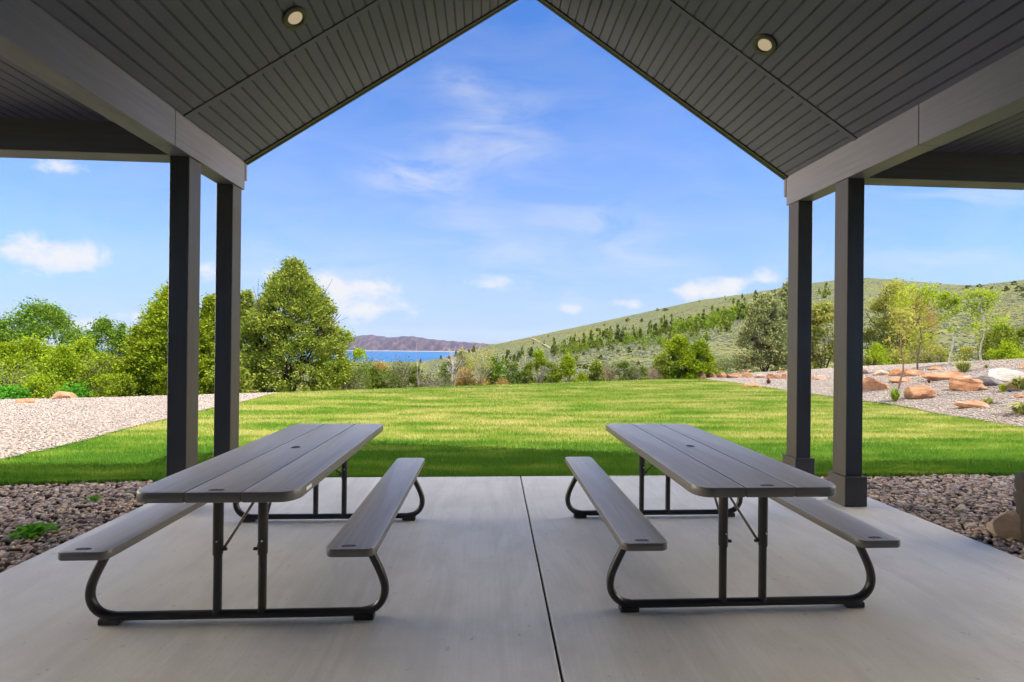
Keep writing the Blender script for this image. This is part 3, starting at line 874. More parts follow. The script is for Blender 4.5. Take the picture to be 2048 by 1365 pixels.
def rock_mat(name, cols, crack=.5):
    t = NT(name); v = t.pos(); n = t.noise(v, 3.2, 6, .65, .5); n2 = t.noise(t.pos((2, 2, 9)), 2., 5, .6, .4)
    f = t.noise(v, 38., 5, .7)
    c = t.ramp(n, [(.28, cols[0]), (.5, cols[1]), (.72, cols[2])])
    c = t.mix(t.ramp(n2, [(.55, 0.), (.72, .5)]), c, cols[3])
    c = t.mix(t.ramp(f, [(.45, 0.), (.75, .35)]), c, cols[0])
    h = t.math('ADD', t.math('MULTIPLY', n2, .7), t.math('MULTIPLY', f, .35))
    t.pbsdf(c, .9, t.bump(h, .7, .05), .15); return t.m
M_sand = rock_mat('orange sandstone', [(.16, .072, .036), (.36, .180, .092), (.50, .295, .17), (.57, .41, .29)])
M_sandp = rock_mat('pale sandstone', [(.32, .165, .095), (.46, .28, .175), (.54, .39, .285), (.60, .51, .43)])
M_grey = rock_mat('dark grey rock', [(.10, .09, .085), (.19, .17, .155), (.27, .245, .22), (.36, .31, .26)])
M_whit = rock_mat('whitish rock', [(.36, .29, .23), (.48, .43, .37), (.56, .51, .46), (.44, .31, .21)])
M_moss = rock_mat('mossy brown rock', [(.13, .10, .05), (.20, .15, .07), (.28, .22, .11), (.17, .17, .07)])
M_tan = rock_mat('tan boulder', [(.22, .17, .13), (.34, .27, .21), (.40, .33, .27), (.30, .22, .16)])
_bs = [100]
def boulder(x0, y0, x1, y1, label, mat, group=None, depth=.75, name='boulder', facets=9, tilt=0., rough=.05):
    p, D = hit((x0 + x1) / 2, y1 - (y1 - y0) * .06)
    sc = D / F
    wv, hv = (x1 - x0) * sc, (y1 - y0) * sc
    # the foreshortened bed hides part of the height
    hv = max(hv * 1.03, .05)
    dv = min(max(wv * depth, hv * .8), 1.1)
    _bs[0] += 1
    V, Fc = boulder_mesh(wv * .97, dv, hv, _bs[0], mat, facets, rough)
    o = fobj(name, V, Fc, mat, smooth=True)
    o.data.set_sharp_from_angle(angle=.32)
    d = fw0 * dv * .35
    q = p + d; o.location = (q[0], q[1], float(G(q[0], q[1])) - .01)
    o.rotation_euler = (0, tilt, -math.atan2(p[0], p[1]) * .6)
    return tag(o, label, 'boulder', group)
C6 = lambda x, y: (1380 + x / 5.459, 540 + y / 5.459)
C8 = lambda x, y: (1720 + x / 6.244, 690 + y / 6.244)
C0 = lambda x, y: (x / 5.25, 560 + y / 5.25)
gB, gR, gL = 'rocks edging the back of the lawn', 'boulders on the right gravel slope', 'rocks at the back of the left gravel bed'
for f, b, lab, mt, grp, kw in (
  (C6, (40, 1118, 186, 1190), 'rounded orange rock at the left end of the stone row edging the lawn', M_sand, gB, {}),
  (C6, (190, 1120, 306, 1180), 'short angular orange rock, second from the left in the stone row', M_sand, gB, {}),
  (C6, (309, 1126, 421, 1182), 'blocky orange rock, third from the left in the stone row', M_sand, gB, {}),
  (C6, (425, 1126, 580, 1182), 'long smooth orange rock in the middle of the stone row', M_sand, gB, {}),
  (C6, (582, 1118, 721, 1180), 'peaked orange rock right of the long smooth one in the stone row', M_sand, gB, {'facets': 12}),
  (C6, (724, 1138, 850, 1182), 'low pinkish rock behind the dead clump in the stone row', M_sandp, gB, {}),
  (C6, (852, 1138, 944, 1192), 'dark cracked red rock just right of the dead clump in the stone row', M_sand, gB, {'rough': .09}),
  (C6, (946, 1142, 1004, 1192), 'narrow upright red rock left of the last stone before the outer post', M_sand, gB, {}),
  (C6, (1006, 1138, 1075, 1196), 'orange rock partly hidden by the outer right post', M_sand, gB, {}),
  (C6, (535, 1060, 622, 1116), 'pale block standing alone behind the stone row under the grey green tree', M_sandp, gB, {}),
  (C6, (618, 1090, 702, 1116), 'flat pale slab beside the pale block behind the stone row', M_sandp, gB, {}),
  (C6, (962, 1096, 1064, 1126), 'thin brown slab lying high behind the stone row next to the outer post', M_sand, gB, {}),
  (C6, (588, 1238, 806, 1276), 'long flat orange slab lying in front of the stone row at the lawn edge', M_sand, gB, {}),
  (C6, (1336, 1148, 1392, 1202), 'small orange rock seen between the two right posts, nearer the outer post', M_sandp, gB, {}),
  (C6, (1385, 1154, 1502, 1202), 'flat topped pale orange rock seen between the two right posts', M_sandp, gB, {}),
  (C8, (40, 308, 122, 366), 'small orange rock just right of the near right post', M_sand, gR, {}),
  (C8, (213, 318, 392, 382), 'low pink rock behind the big wedge boulder', M_sandp, gR, {}),
  (C8, (408, 300, 606, 388), 'brown orange block behind the thin reddish sapling trunk', M_sand, gR, {}),
  (C8, (606, 310, 788, 392), 'pale topped orange rock to the right of the brown block', M_sand, gR, {}),
  (C8, (443, 408, 728, 466), 'low long rock in front of the sapling trunk, broken in two tones', M_sand, gR, {}),
  (C8, (10, 415, 392, 574), 'large wedge shaped orange boulder beside the near right post', M_sand, gR, {'facets': 7}),
  (C8, (668, 522, 988, 678), 'big rounded boulder with a pale top standing alone near the lawn', M_sand, gR, {'facets': 6}),
  (C8, (898, 268, 1056, 312), 'small dark red slab high on the gravel left of the bushy grass clump', M_sand, gR, {}),
  (C8, (885, 332, 1422, 438), 'longest orange slab, lying below the bushy grass clump', M_sand, gR, {'depth': .3}),
  (C8, (1225, 384, 1440, 452), 'low pale orange rock leaning on the right end of the longest slab', M_sandp, gR, {}),
  (C8, (1268, 432, 1618, 582), 'blocky red boulder with deeply carved cracks on its face', M_sand, gR, {'rough': .13, 'facets': 6}),
  (C8, (1430, 402, 1860, 518), 'long dark grey rock behind the carved red boulder', M_grey, gR, {'depth': .45}),
  (C8, (1700, 302, 2120, 462), 'large whitish rock at the right edge of the photo', M_whit, gR, {'depth': .5}),
  (C8, (1840, 466, 1966, 542), 'mossy brown rock below the whitish rock', M_moss, gR, {}),
  (C8, (1258, 698, 1622, 796), 'thin sloping red slab lying lowest on the gravel near the lawn', M_sand, gR, {'tilt': .12, 'depth': .4}),
  (C8, (1985, 618, 2110, 658), 'flat reddish stone cut by the right edge below the whitish rock', M_sand, gR, {}),
  (C8, (2018, 228, 2110, 302), 'pinkish stone at the right edge high on the gravel', M_sandp, gR, {}),
  (C0, (103, 1253, 302, 1302), 'flat orange slab, leftmost rock on the left gravel', M_sand, gL, {}),
  (C0, (512, 1176, 722, 1254), 'peaked bright orange rock, middle one on the left gravel', M_sand, gL, {'facets': 6}),
  (C0, (790, 1163, 940, 1212), 'orange rock farthest back on the left gravel, nearest the post', M_sand, gL, {}),
):
    a = f(b[0], b[1]); c_ = f(b[2], b[3])
    boulder(a[0], a[1], c_[0], c_[1], lab, mt, grp, **kw)
boulder(2002, 1028, 2076, 1077, 'smooth tan boulder on the river stones at the right edge', M_tan, depth=.6, rough=.03)

# weathered post cut by the right frame edge
p, D = hit(2066, 1078)
M_bark = grain_mat('weathered dark wood', (.042, .036, .027), (26, 26, 3), .85, .8, .35)
n = 20; R = []
for z, r in ((-.05, .115), (0, .11), (.06, .098), (.16, .092), (.27, .098), (.34, .112), (.37, .10), (.39, .104), (.44, .112), (.49, .105), (.525, .075), (.54, .03)):
    R.append([(r * (1 + .08 * math.sin(3 * a + z * 9)) * math.cos(a), r * (1 + .08 * math.sin(2 * a + 1 + z * 7)) * math.sin(a), z) for a in np.arange(n) * 2 * PI / n])
mb = MB(); mb.rings(R); o = mb.build('wooden_stump', M_bark, smooth=3.5, fix=True); o.location = (p[0] + .02, p[1], -.03)
tag(o, 'dark weathered wooden stump with a rounded head beside the tan boulder', 'stump')

# ------------------------------------------------------------------ vegetation generators
def quads(C, size, axis, g, aspect=1., flat=.5):
    """one leaf quad per centre; axis (n,3) preferred long direction"""
    n = len(C)
    a = axis + g.normal(size=(n, 3)) * flat; a /= np.linalg.norm(a, axis=1)[:, None] + 1e-9
    b = np.cross(a, g.normal(size=(n, 3))); b /= np.linalg.norm(b, axis=1)[:, None] + 1e-9
    s = size * (.65 + .7 * g.random(n))
    a = a * (s * aspect)[:, None]; b = b * s[:, None]
    V = np.stack([C - a * .5, C + b * .5 - a * .05, C + a * .5, C - b * .5 + a * .05], 1)
    return V.reshape(-1, 3)
def qf(n): return np.arange(4 * n).reshape(-1, 4)

def limbs(g, root, h, r0, n=5, spread=.5, levels=2, kids=4, sides=5, up=.6, base=.25, wig=.12):
    """branching tubes: list of (V, F), and tip points"""
    out = []; tips = []
    def grow(p, d, L, r, lev):
        pts = [p]; q = p.copy(); dd = d.copy(); m = 5
        for i in range(m):
            dd = dd + g.normal(0, wig, 3) + np.array([0, 0, .04 * up]); dd /= np.linalg.norm(dd)
            q = q + dd * L / m; pts.append(q.copy())
        out.append(tube(pts, np.linspace(r, r * .35, m + 1), sides if lev < 2 else 3, False)); tips.append((q, dd, lev))
        if lev < levels:
            for k in range(kids):
                f = .35 + .6 * g.random(); i = int(f * m); b = pts[i]
                nd = dd * .8 + g.normal(0, spread, 3); nd[2] += up * .25; nd /= np.linalg.norm(nd)
                grow(b, nd, L * (.45 + .25 * g.random()), r * .5, lev + 1)
    for k in range(n):
        a = 2 * PI * (k + g.random()) / n
        d = np.array([math.cos(a) * spread, math.sin(a) * spread, 1.]) ; d /= np.linalg.norm(d)
        grow(root + np.array([math.cos(a), math.sin(a), 0]) * .05 * (n > 1), d, h * (.75 + .3 * g.random()), r0, 0)
    return out, tips
def merge(L):
    V = []; Fs = []; b = 0
    for v, f in L:
        V.append(v); Fs += [tuple(i + b for i in q) for q in f]; b += len(v)
    return np.concatenate(V), Fs
def limb_obj(name, L, mat, parent):
    V, Fs = merge(L)
    return fobj(name, V, np.array([f for f in Fs if len(f) == 4]), mat, parent, smooth=True)

# crown profiles: radius fraction at height fraction
PROF = {
 'juniper': ([0, .06, .2, .4, .6, .8, .93, 1], [.72, .92, 1., .86, .66, .42, .2, .04]),
 'cone': ([0, .1, .3, .6, .85, 1], [.85, 1., .82, .5, .22, .03]),
 'round': ([0, .12, .35, .6, .82, 1], [.45, .8, 1., .95, .65, .15]),
 'bush': ([0, .15, .45, .75, 1], [.75, 1., .95, .7, .15]),
 'tall': ([0, .15, .5, .8, 1], [.6, .95, 1., .7, .15]),
}
def crown_pts(g, kind, w_, h_, n_clump, per, clump_r, depth=.85, seed_ph=0., gap=.0, shell=.55, tight=1.):
    px_, pr = PROF[kind]
    # boughs first, then leaf clumps gathered round each bough end
    nb = int(np.clip(n_clump / 8, 7, 80))
    tb = (np.arange(nb) + g.random(nb)) / nb; tb = tb ** .9; ab = np.arange(nb) * 2.399 + g.normal(0, .5, nb)
    ib = g.integers(0, nb, n_clump)
    t_ = np.clip(tb[ib] + g.normal(0, .055, n_clump), 0, 1); a = ab[ib] + g.normal(0, .30, n_clump)
    rad = np.interp(t_, px_, pr)
    lob = 1 + .10 * np.sin(3 * a + seed_ph + 5 * t_) + ((.12 if tight < 1 else .17) * g.normal(size=nb).clip(-1.5, 1.3))[ib]
    q = (shell + (1 - shell) * g.random(n_clump) ** .55) * rad * lob
    C = np.stack([np.cos(a) * q * w_ / 2, np.sin(a) * q * w_ / 2 * depth, t_ * h_ + .05 * h_ * (q - .5) * g.random(n_clump)], -1)
    out = np.stack([np.cos(a), np.sin(a), .35 + .5 * t_], -1)
    cr = clump_r * (.6 + .8 * g.random(n_clump))
    m = np.maximum((per * (.5 + g.random(n_clump))).astype(int), 2)
    idx = np.repeat(np.arange(n_clump), m)
    P = C[idx] + g.normal(size=(len(idx), 3)) * cr[idx][:, None] * np.array([.5, .5, .38]) * tight
    P[:, 2] = np.maximum(P[:, 2], .01)
    return P, out[idx]

BARK = simple('grey brown bark', (.16, .125, .095), .9, .1, .3, 9., .5)
BARK_D = simple('dark bark', (.06, .048, .038), .9, .1, .3, 9., .5)
BARK_P = simple('pale dead wood', (.40, .35, .30), .85, .1, .25, 9., .3)
BARK_W = simple('pale aspen bark', (.46, .42, .35), .8, .1, .2, 12., .2)
BARK_R = simple('reddish bark', (.26, .15, .10), .85, .1, .2, 12., .2)
TWIG = simple('grey twigs', (.35, .30, .25), .9, .1, .25, 5.)
TWIG_P = simple('pinkish twigs', (.36, .24, .18), .9, .1, .25, 5.)
LM = {
 'oak': leaf_mat('bright oak leaves', LEAF['oak']), 'oakd': leaf_mat('mid green leaves', LEAF['oakd']),
 'jun': leaf_mat('olive juniper sprays', LEAF['jun'], .2), 'junl': leaf_mat('yellow green juniper sprays', LEAF['junl'], .22),
 'jung': leaf_mat('grey green juniper sprays', LEAF['jung'], .2), 'lime': leaf_mat('lime spring leaves', LEAF['lime'], .4),
 'olive': leaf_mat('olive spring leaves', LEAF['olive'], .35), 'orange': leaf_mat('orange new leaves', LEAF['orange'], .35),
 'dark': leaf_mat('dark conifer needles', LEAF['dark'], .1), 'aspen': leaf_mat('fresh aspen leaves', LEAF['aspen'], .35),
 'brush': leaf_mat('grey olive brush leaves', LEAF['brush'], .3), 'oakm': leaf_mat('oak brush leaves', LEAF['oakm'], .3),
 'straw': leaf_mat('straw and green blades', LEAF['straw'], .3), 'weed': leaf_mat('weed leaves', LEAF['weed'], .3),
}
LEAF_K, PER_K = .66, 1.9
_ts = [500]
def plant(name, px, D, top, wpx, label, cat, kind='bush', mat='oak', leaf=.06, aspect=1.2, dens=1., bark=BARK, stems=(4, .35), twig=None, group=None, per=42, clump=.22, base=None, shell=.55, depth=.85, flat=.8, stem_h=.7, lift=0., sink=0., twigs_only=False, sides=5, r0=None, kids=4, levels=2):
    _ts[0] += 1; g = np.random.default_rng(_ts[0])
    if D is None: p, D = hit(px, base)
    else: p = stand(px, D)
    z_top = at(px, top, D)[2]; h = max(z_top - p[2], .2) * 1.0
    wd = wpx * D / F
    leaf = leaf * LEAF_K; per = int(per * PER_K); tight = 1.
    if mat in ('jun', 'junl', 'jung'): leaf *= .72; per = int(per * 1.5); aspect *= 1.15; tight = .8
    r = empty(name, p, g.random() * 6.28)
    tag(r, label, cat, group)
    L, tips = limbs(g, np.array([0, 0, -.05]), h * stem_h * (1.25 if twigs_only else 1), r0 or max(.018, h * .014), stems[0], stems[1], levels, kids, sides, .6)
    if twigs_only:      # fit the twig spread to the wanted width and height
        V, Fs = merge(L)
        sx = (wd / 2) / max(np.percentile(np.abs(V[:, :2]), 97), .05); sz = h / max(V[:, 2].max(), .05)
        sc3 = np.array([sx, sx, sz]); L = [(v * sc3, f) for v, f in L]; tips = [(q * sc3, d_, l_) for q, d_, l_ in tips]
    else:               # keep the limbs inside the crown
        V, Fs = merge(L); mxr = np.abs(V[:, :2]).max(); sx = min(1., wd * .43 / max(mxr, .01)); sz = min(1., h * .9 / max(V[:, 2].max(), .01))
        f2 = np.array([sx, sx, sz]); L = [(v * f2, f) for v, f in L]
    limb_obj('stems' if twigs_only or stems[0] > 1 else 'trunk', L, bark, r)
    if not twigs_only or mat:
        if twigs_only:
            T = np.array([q for q, _, l_ in tips if l_ >= 1]); n = int(len(T) * per * .25 * dens)
            if n:
                P = T[g.integers(0, len(T), n)] + g.normal(0, clump * .45, (n, 3)); P[:, 2] = np.abs(P[:, 2])
                fobj('foliage', quads(P, leaf, np.tile([0, 0, .3], (n, 1)), g, aspect, 1.), qf(n), LM[mat], r)
        else:
            vol = max(wd * h, .3)
            nc = int(np.clip(34 * dens * vol / (clump / .22) ** 2, 12, 900))
            P, ax = crown_pts(g, kind, wd - clump * .5, h * (1 - lift) - clump * .3, nc, per, clump, depth, g.random() * 6, shell=shell, tight=tight)
            P[:, 2] += lift * h
            fobj('crown' if h > 1.6 else 'foliage', quads(P, leaf, ax, g, aspect, flat), qf(len(P)), LM[mat], r)
    return r
# ------------------------------------------------------------------ trees and shrubs round the lawn
gF = 'trees and shrubs beyond the left gravel'; gC = 'brush along the far edge of the lawn'; gS = 'young trees on the right gravel slope'; gRt = 'trees behind the right gravel slope'
# far left
plant('oak_tree', 84, 19.5, 607, 168, 'tall round headed green tree at the far left with pale limbs', 'tree', 'round', 'oakd', .10, 1.15, 1.25, BARK_P, (5, .45), group=gF, clump=.34, lift=.08, shell=.5, stem_h=.85)
plant('oak_tree', -8, 19, 636, 60, 'narrow green tree cut by the left edge of the photo', 'tree', 'tall', 'oakd', .10, 1.15, 1., BARK, (3, .3), group=gF, clump=.3)
plant('oak_tree', 205, 21.5, 640, 84, 'green tree between the round headed tree and the yellow green juniper', 'tree', 'round', 'oakd', .10, 1.15, 1.2, BARK, (4, .35), group=gF, clump=.3)
plant('oak_tree', 243, 21, 632, 34, 'thin spiky topped tree just left of the yellow green juniper', 'tree', 'cone', 'oakd', .09, 1.2, .9, BARK, (2, .15), group=gF, clump=.22)
plant('juniper_tree', 352, 16.6, 566, 205, 'broad yellow green juniper behind the inner left post', 'juniper', 'juniper', 'junl', .10, 1.7, 1.35, BARK, (6, .4), group=gF, clump=.30, shell=.55, flat=.6)
plant('juniper_tree', 285, 16, 655, 110, 'low juniper spreading left of the broad yellow green one', 'juniper', 'bush', 'junl', .10, 1.7, 1.2, BARK, (5, .5), group=gF, clump=.28, flat=.6)
plant('juniper_tree', 424, 17.2, 590, 90, 'juniper seen in the gap between the two left posts', 'juniper', 'juniper', 'junl', .10, 1.7, 1.2, BARK, (4, .35), group=gF, clump=.28, flat=.6)
plant('juniper_tree', 584, 15.6, 524, 256, 'tallest dark olive juniper standing right of the left posts', 'juniper', 'juniper', 'jun', .085, 1.9, 1.75, BARK_D, (7, .32), group=gF, clump=.27, shell=.5, flat=.55, stem_h=.85)
plant('juniper_tree', 492, 15.9, 584, 96, 'smaller juniper leaning on the left side of the tallest one', 'juniper', 'juniper', 'jun', .09, 1.9, 1.1, BARK_D, (4, .3), group=gF, clump=.25, flat=.55)
plant('oak_shrub', 690, 16.0, 662, 62, 'loose bright green shrub at the right foot of the tallest juniper', 'shrub', 'tall', 'oak', .07, 1.2, .55, BARK, (5, .35), group=gF, clump=.2)
for px, D, top, w_, mt, lab, dn in (
 (12, 15.5, 690, 92, 'oak', 'yellow green bush at the left edge under the narrow tree', 1.),
 (66, 16.2, 676, 95, 'oak', 'yellow green bush under the round headed tree', 1.),
 (120, 15.2, 694, 92, 'oak', 'bright bush above the peaked orange rock', 1.),
 (165, 16.5, 682, 80, 'oak', 'light green bush left of the pinkish bare shrub', 1.),
 (206, 15.6, 712, 74, 'oak', 'small olive bush in front of the pinkish bare shrub', .8),
 (14, 13.6, 776, 60, 'weed', 'low vivid green clump at the left edge behind the flat rock', 1.3),
 (148, 14.2, 770, 44, 'weed', 'low vivid green clump just left of the back rock on the left gravel', 1.3),
 (86, 14.3, 748, 70, 'oak', 'low green bush directly behind the peaked orange rock', .9),
 (232, 14.6, 742, 80, 'junl', 'low juniper bush at the gravel edge below the spreading one', 1.2),
):
    plant('oak_shrub' if mt != 'junl' else 'juniper_shrub', px, D, top, w_, lab, 'bush', 'bush', mt, .075, 1.2, dn * 1.1, BARK, (5, .6), group=gF, clump=.22)
for px, D, top, w_, tw, lab in (
 (44, 15.0, 706, 60, TWIG, 'grey bare twiggy shrub among the far left bushes'),
 (82, 14.6, 742, 46, TWIG, 'low grey twigs between the far left bushes'),
 (203, 15.4, 682, 66, TWIG_P, 'pinkish bare shrub left of the spreading juniper'),
 (118, 14.4, 765, 34, TWIG, 'small grey twigs behind the peaked orange rock'),
):
    plant('bare_shrub', px, D, top, w_, lab, 'shrub', mat='oak', leaf=.05, dens=.35, bark=tw, stems=(9, .6), group=gF, twigs_only=True, sides=3, r0=.014, kids=5)
# brown brush heap at the foot of the tallest juniper
plant('brush_heap', 488, 13.9, 776, 44, 'low heap of reddish brown dead brush at the gravel edge by the outer left post', 'brush', mat=None, bark=simple('brown dead brush', (.17, .095, .06), .9, .1, .3, 6.), stems=(14, 1.6), twigs_only=True, sides=3, r0=.012, kids=5)

# centre line of brush, left to right
def bare(px, D, top, w_, lab, tw=TWIG, mt='brush', dn=.5, n=9, sp=.55, r0=.018, name='bare_shrub', kids=5, leaf=.06, group=gC):
    return plant(name, px, D, top, w_, lab, 'shrub', mat=('oakm' if mt == 'brush' and dn >= .5 else mt) if dn else None, leaf=leaf, dens=dn * .6, bark=tw, stems=(n + 3, sp), group=group, twigs_only=True, sides=3, r0=r0, kids=kids, clump=.3)
def leafy(px, D, top, w_, lab, mt='oakm', kd='bush', dn=1., leaf=.075, name='oak_shrub', cat='shrub', asp=1.2, group=gC, clump=.2, bark=BARK, **kw):
    return plant(name, px, D, top, w_, lab, cat, kd, mt, leaf, asp, dn, bark, (4, .45), group=group, clump=clump, **kw)
bare(707, 16.6, 732, 54, 'leaning grey bare shrub at the left end of the far brush, beside the bright shrub')
leafy(748, 17.6, 738, 42, 'low green shrub below the left end of the lake', 'oakm', dn=.7)
bare(735, 18.5, 712, 44, 'bare shrub with a few olive leaves behind the low green one', TWIG, 'brush', 1.)
leafy(762, 18.8, 722, 36, 'shrub tipped with orange leaves below the lake', 'orange', 'tall', .55)
bare(783, 17.6, 731, 48, 'grey bare shrub right of the orange tipped one', TWIG, 'brush', .7)
bare(806, 17.8, 716, 46, 'dense pale grey bare shrub left of the dark conical bush', TWIG, 'brush', .3, 11)
leafy(834, 17.9, 727, 44, 'dark olive conical bush threaded by a white dead stem', 'jun', 'cone', 1.2, name='juniper_shrub', asp=1.7)
plant('dead_tree', 837, 17.6, 684, 26, 'thin white dead stem rising over the lake from the dark conical bush', 'dead tree', mat=None, bark=BARK_P, stems=(2, .16), group=gC, twigs_only=True, sides=5, r0=.045, kids=2, levels=1)
bare(866, 17.8, 742, 58, 'low spreading grey brush left of the pale dead tree', TWIG, 'brush', .25, 10, .9)
leafy(896, 19.2, 722, 38, 'green bush behind the pale dead tree', 'oakm', dn=.8)
plant('dead_tree', 906, 17.9, 683, 70, 'largest pale dead tree with crooked forked limbs', 'dead tree', mat=None, bark=BARK_P, stems=(4, .4), group=gC, twigs_only=True, sides=6, r0=.034, kids=4, levels=2)
leafy(932, 18.6, 738, 44, 'orange brown shrub right of the largest dead tree', 'orange', 'bush', .9)
leafy(928, 20, 700, 46, 'yellow olive thin shrub behind the orange brown one', 'olive', 'tall', .5)
plant('dead_tree', 962, 18.1, 688, 60, 'pale bare tree of many thin stems right of the orange brown shrub', 'dead tree', mat='olive', leaf=.06, dens=.5, bark=BARK_P, stems=(7, .42), group=gC, twigs_only=True, sides=5, r0=.028, kids=4)
leafy(987, 18.6, 716, 48, 'dark green oak bush right of the pale many stemmed tree', 'oakd', 'round', 1.2)
leafy(967, 18.0, 757, 22, 'tiny orange tuft left of the dark green oak bush', 'orange', dn=1.2, leaf=.06)
leafy(1005, 18.1, 761, 20, 'tiny orange tuft right of the dark green oak bush', 'orange', dn=1.2, leaf=.06)
leafy(1024, 18.6, 729, 50, 'light green bush with grey stems between oak and juniper', 'oakm', dn=.9)
plant('dead_tree', 1046, 18.9, 700, 26, 'bent pale dead trunk leaning right above the light green bush', 'dead tree', mat=None, bark=BARK_P, stems=(2, .3), group=gC, twigs_only=True, sides=6, r0=.035, kids=2, levels=1)
leafy(1059, 18.7, 726, 34, 'narrow olive juniper left of the tall yellow green one', 'jun', 'juniper', 1.1, name='juniper_shrub', asp=1.7)
leafy(1079, 19.2, 702, 40, 'tall yellow green shrub in the middle of the brush', 'junl', 'tall', 1., name='juniper_shrub', asp=1.6)
bare(1080, 18.5, 724, 30, 'grey snag in front of the tall yellow green shrub', TWIG, None, 0, 4, .4, .022)
leafy(1100, 18.9, 722, 40, 'dark oak bush right of the grey snag', 'jun', 'round', 1.1)
plant('dead_tree', 1104, 20.2, 692, 28, 'twisted grey dead tree above the dark oak bush', 'dead tree', mat=None, bark=BARK_P, stems=(3, .3), group=gC, twigs_only=True, sides=5, r0=.032, kids=3, levels=2)
leafy(1136, 19.0, 711, 58, 'biggest juniper of the middle brush, two pointed and bright', 'junl', 'juniper', 1.2, name='juniper_shrub', cat='juniper', asp=1.7, clump=.22)
leafy(1167, 19.3, 748, 26, 'small yellow green bush right of the two pointed juniper', 'junl', dn=1.)
leafy(1194, 19.4, 719, 36, 'neat conical juniper with a dark left side', 'jun', 'cone', 1.4, name='juniper_shrub', cat='juniper', asp=1.7)
bare(1217, 19.7, 722, 40, 'pinkish bare shrub right of the neat conical juniper', TWIG_P, 'brush', .2)
leafy(1244, 19.8, 722, 44, 'sparse light green shrub between two bare ones', 'oakm', 'tall', .45, leaf=.07)
bare(1268, 19.8, 730, 36, 'grey bare shrub right of the sparse light green one', TWIG, 'brush', .3)
leafy(1286, 20.0, 734, 22, 'smallest conical juniper of the brush', 'jun', 'cone', 1.4, name='juniper_shrub', cat='juniper', asp=1.7, clump=.15)
bare(1303, 20.2, 724, 34, 'pinkish bare shrub left of the big bright juniper', TWIG_P, None, 0)
plant('juniper_tree', 1356, 20.8, 672, 84, 'big bright yellow green juniper, pointed middle crown', 'juniper', 'juniper', 'junl', .10, 1.8, 1.35, BARK, (6, .35), group=gC, clump=.26, flat=.5)
plant('juniper_tree', 1400, 21.0, 684, 76, 'big bright yellow green juniper, lower crown on the right', 'juniper', 'juniper', 'junl', .10, 1.8, 1.35, BARK, (6, .35), group=gC, clump=.26, flat=.5)
plant('juniper_tree', 1326, 20.6, 704, 54, 'darker juniper at the left foot of the big bright one', 'juniper', 'juniper', 'jun', .10, 1.8, 1.3, BARK, (5, .35), group=gC, clump=.24, flat=.5)
bare(1443, 22.4, 714, 44, 'grey bare shrub between the big bright juniper and the grey green tree', TWIG, 'brush', .5)

# right side
plant('juniper_tree', 1530, 23.2, 590, 128, 'large grey green juniper left of the outer right post', 'juniper', 'juniper', 'jung', .13, 1.9, 1.25, BARK_D, (7, .4), group=gRt, clump=.36, flat=.55, stem_h=.85)
plant('juniper_tree', 1580, 24.2, 566, 104, 'tall grey green juniper behind the outer right post', 'juniper', 'juniper', 'jung', .13, 1.9, 1.2, BARK_D, (6, .35), group=gRt, clump=.36, flat=.55)
plant('olive_tree', 1648, 22.8, 606, 96, 'pale olive tree seen in the gap between the right posts', 'tree', 'round', 'olive', .11, 1.5, 1., BARK, (5, .4), group=gRt, clump=.32)
plant('maple_tree', 1792, 22.5, 566, 132, 'wide loose olive and orange tree of several dark stems behind the gravel', 'tree', 'round', 'olive', .10, 1.2, .75, BARK_D, (8, .42), group=gRt, clump=.36, lift=.04, stem_h=.95, shell=.3)
plant('maple_tree', 1760, 23.0, 608, 90, 'loose olive tree with a dark leaning trunk close to the near right post', 'tree', 'round', 'olive', .10, 1.2, .5, BARK_D, (5, .4), group=gRt, clump=.32, stem_h=.9, shell=.3)
plant('maple_tree', 1812, 24.0, 576, 96, 'thin treetop with orange spring leaves behind the wide loose tree', 'tree', 'round', 'orange', .09, 1.2, .6, BARK_D, (4, .3), group=gRt, clump=.4, shell=.25, lift=.3)
for px, D, top, w_, mt, dn, lab in (
 (1752, 20.5, 690, 60, 'oak', .8, 'low green undergrowth right of the near right post'),
 (1800, 21., 700, 50, 'olive', .7, 'low olive undergrowth behind the thin reddish sapling'),
 (1872, 20.8, 690, 56, 'olive', .5, 'sparse grey olive undergrowth between two saplings'),
 (1930, 19.5, 696, 48, 'olive', .6, 'sparse undergrowth left of the dark rounded bush'),
):
    leafy(px, D, top, w_, lab, mt, dn=dn, group=gRt, clump=.26, leaf=.08)
bare(1858, 21, 690, 60, 'grey bare twigs behind the two slim saplings', TWIG, 'brush', .3, group=gRt)
plant('juniper_tree', 1996, 19.0, 648, 84, 'dark rounded juniper bush behind the rightmost sapling', 'juniper', 'bush', 'jun', .09, 1.6, 1.2, BARK_D, (5, .45), group=gRt, clump=.26)
plant('oak_shrub', 2050, 18.6, 655, 76, 'green and olive bush cut by the right edge behind the gravel', 'shrub', 'bush', 'jun', .08, 1.3, .9, BARK, (5, .45), group=gRt, clump=.26)
leafy(2010, 17.6, 688, 60, 'low yellow green bush below the dark rounded juniper', 'oak', dn=.8, group=gRt, clump=.22)

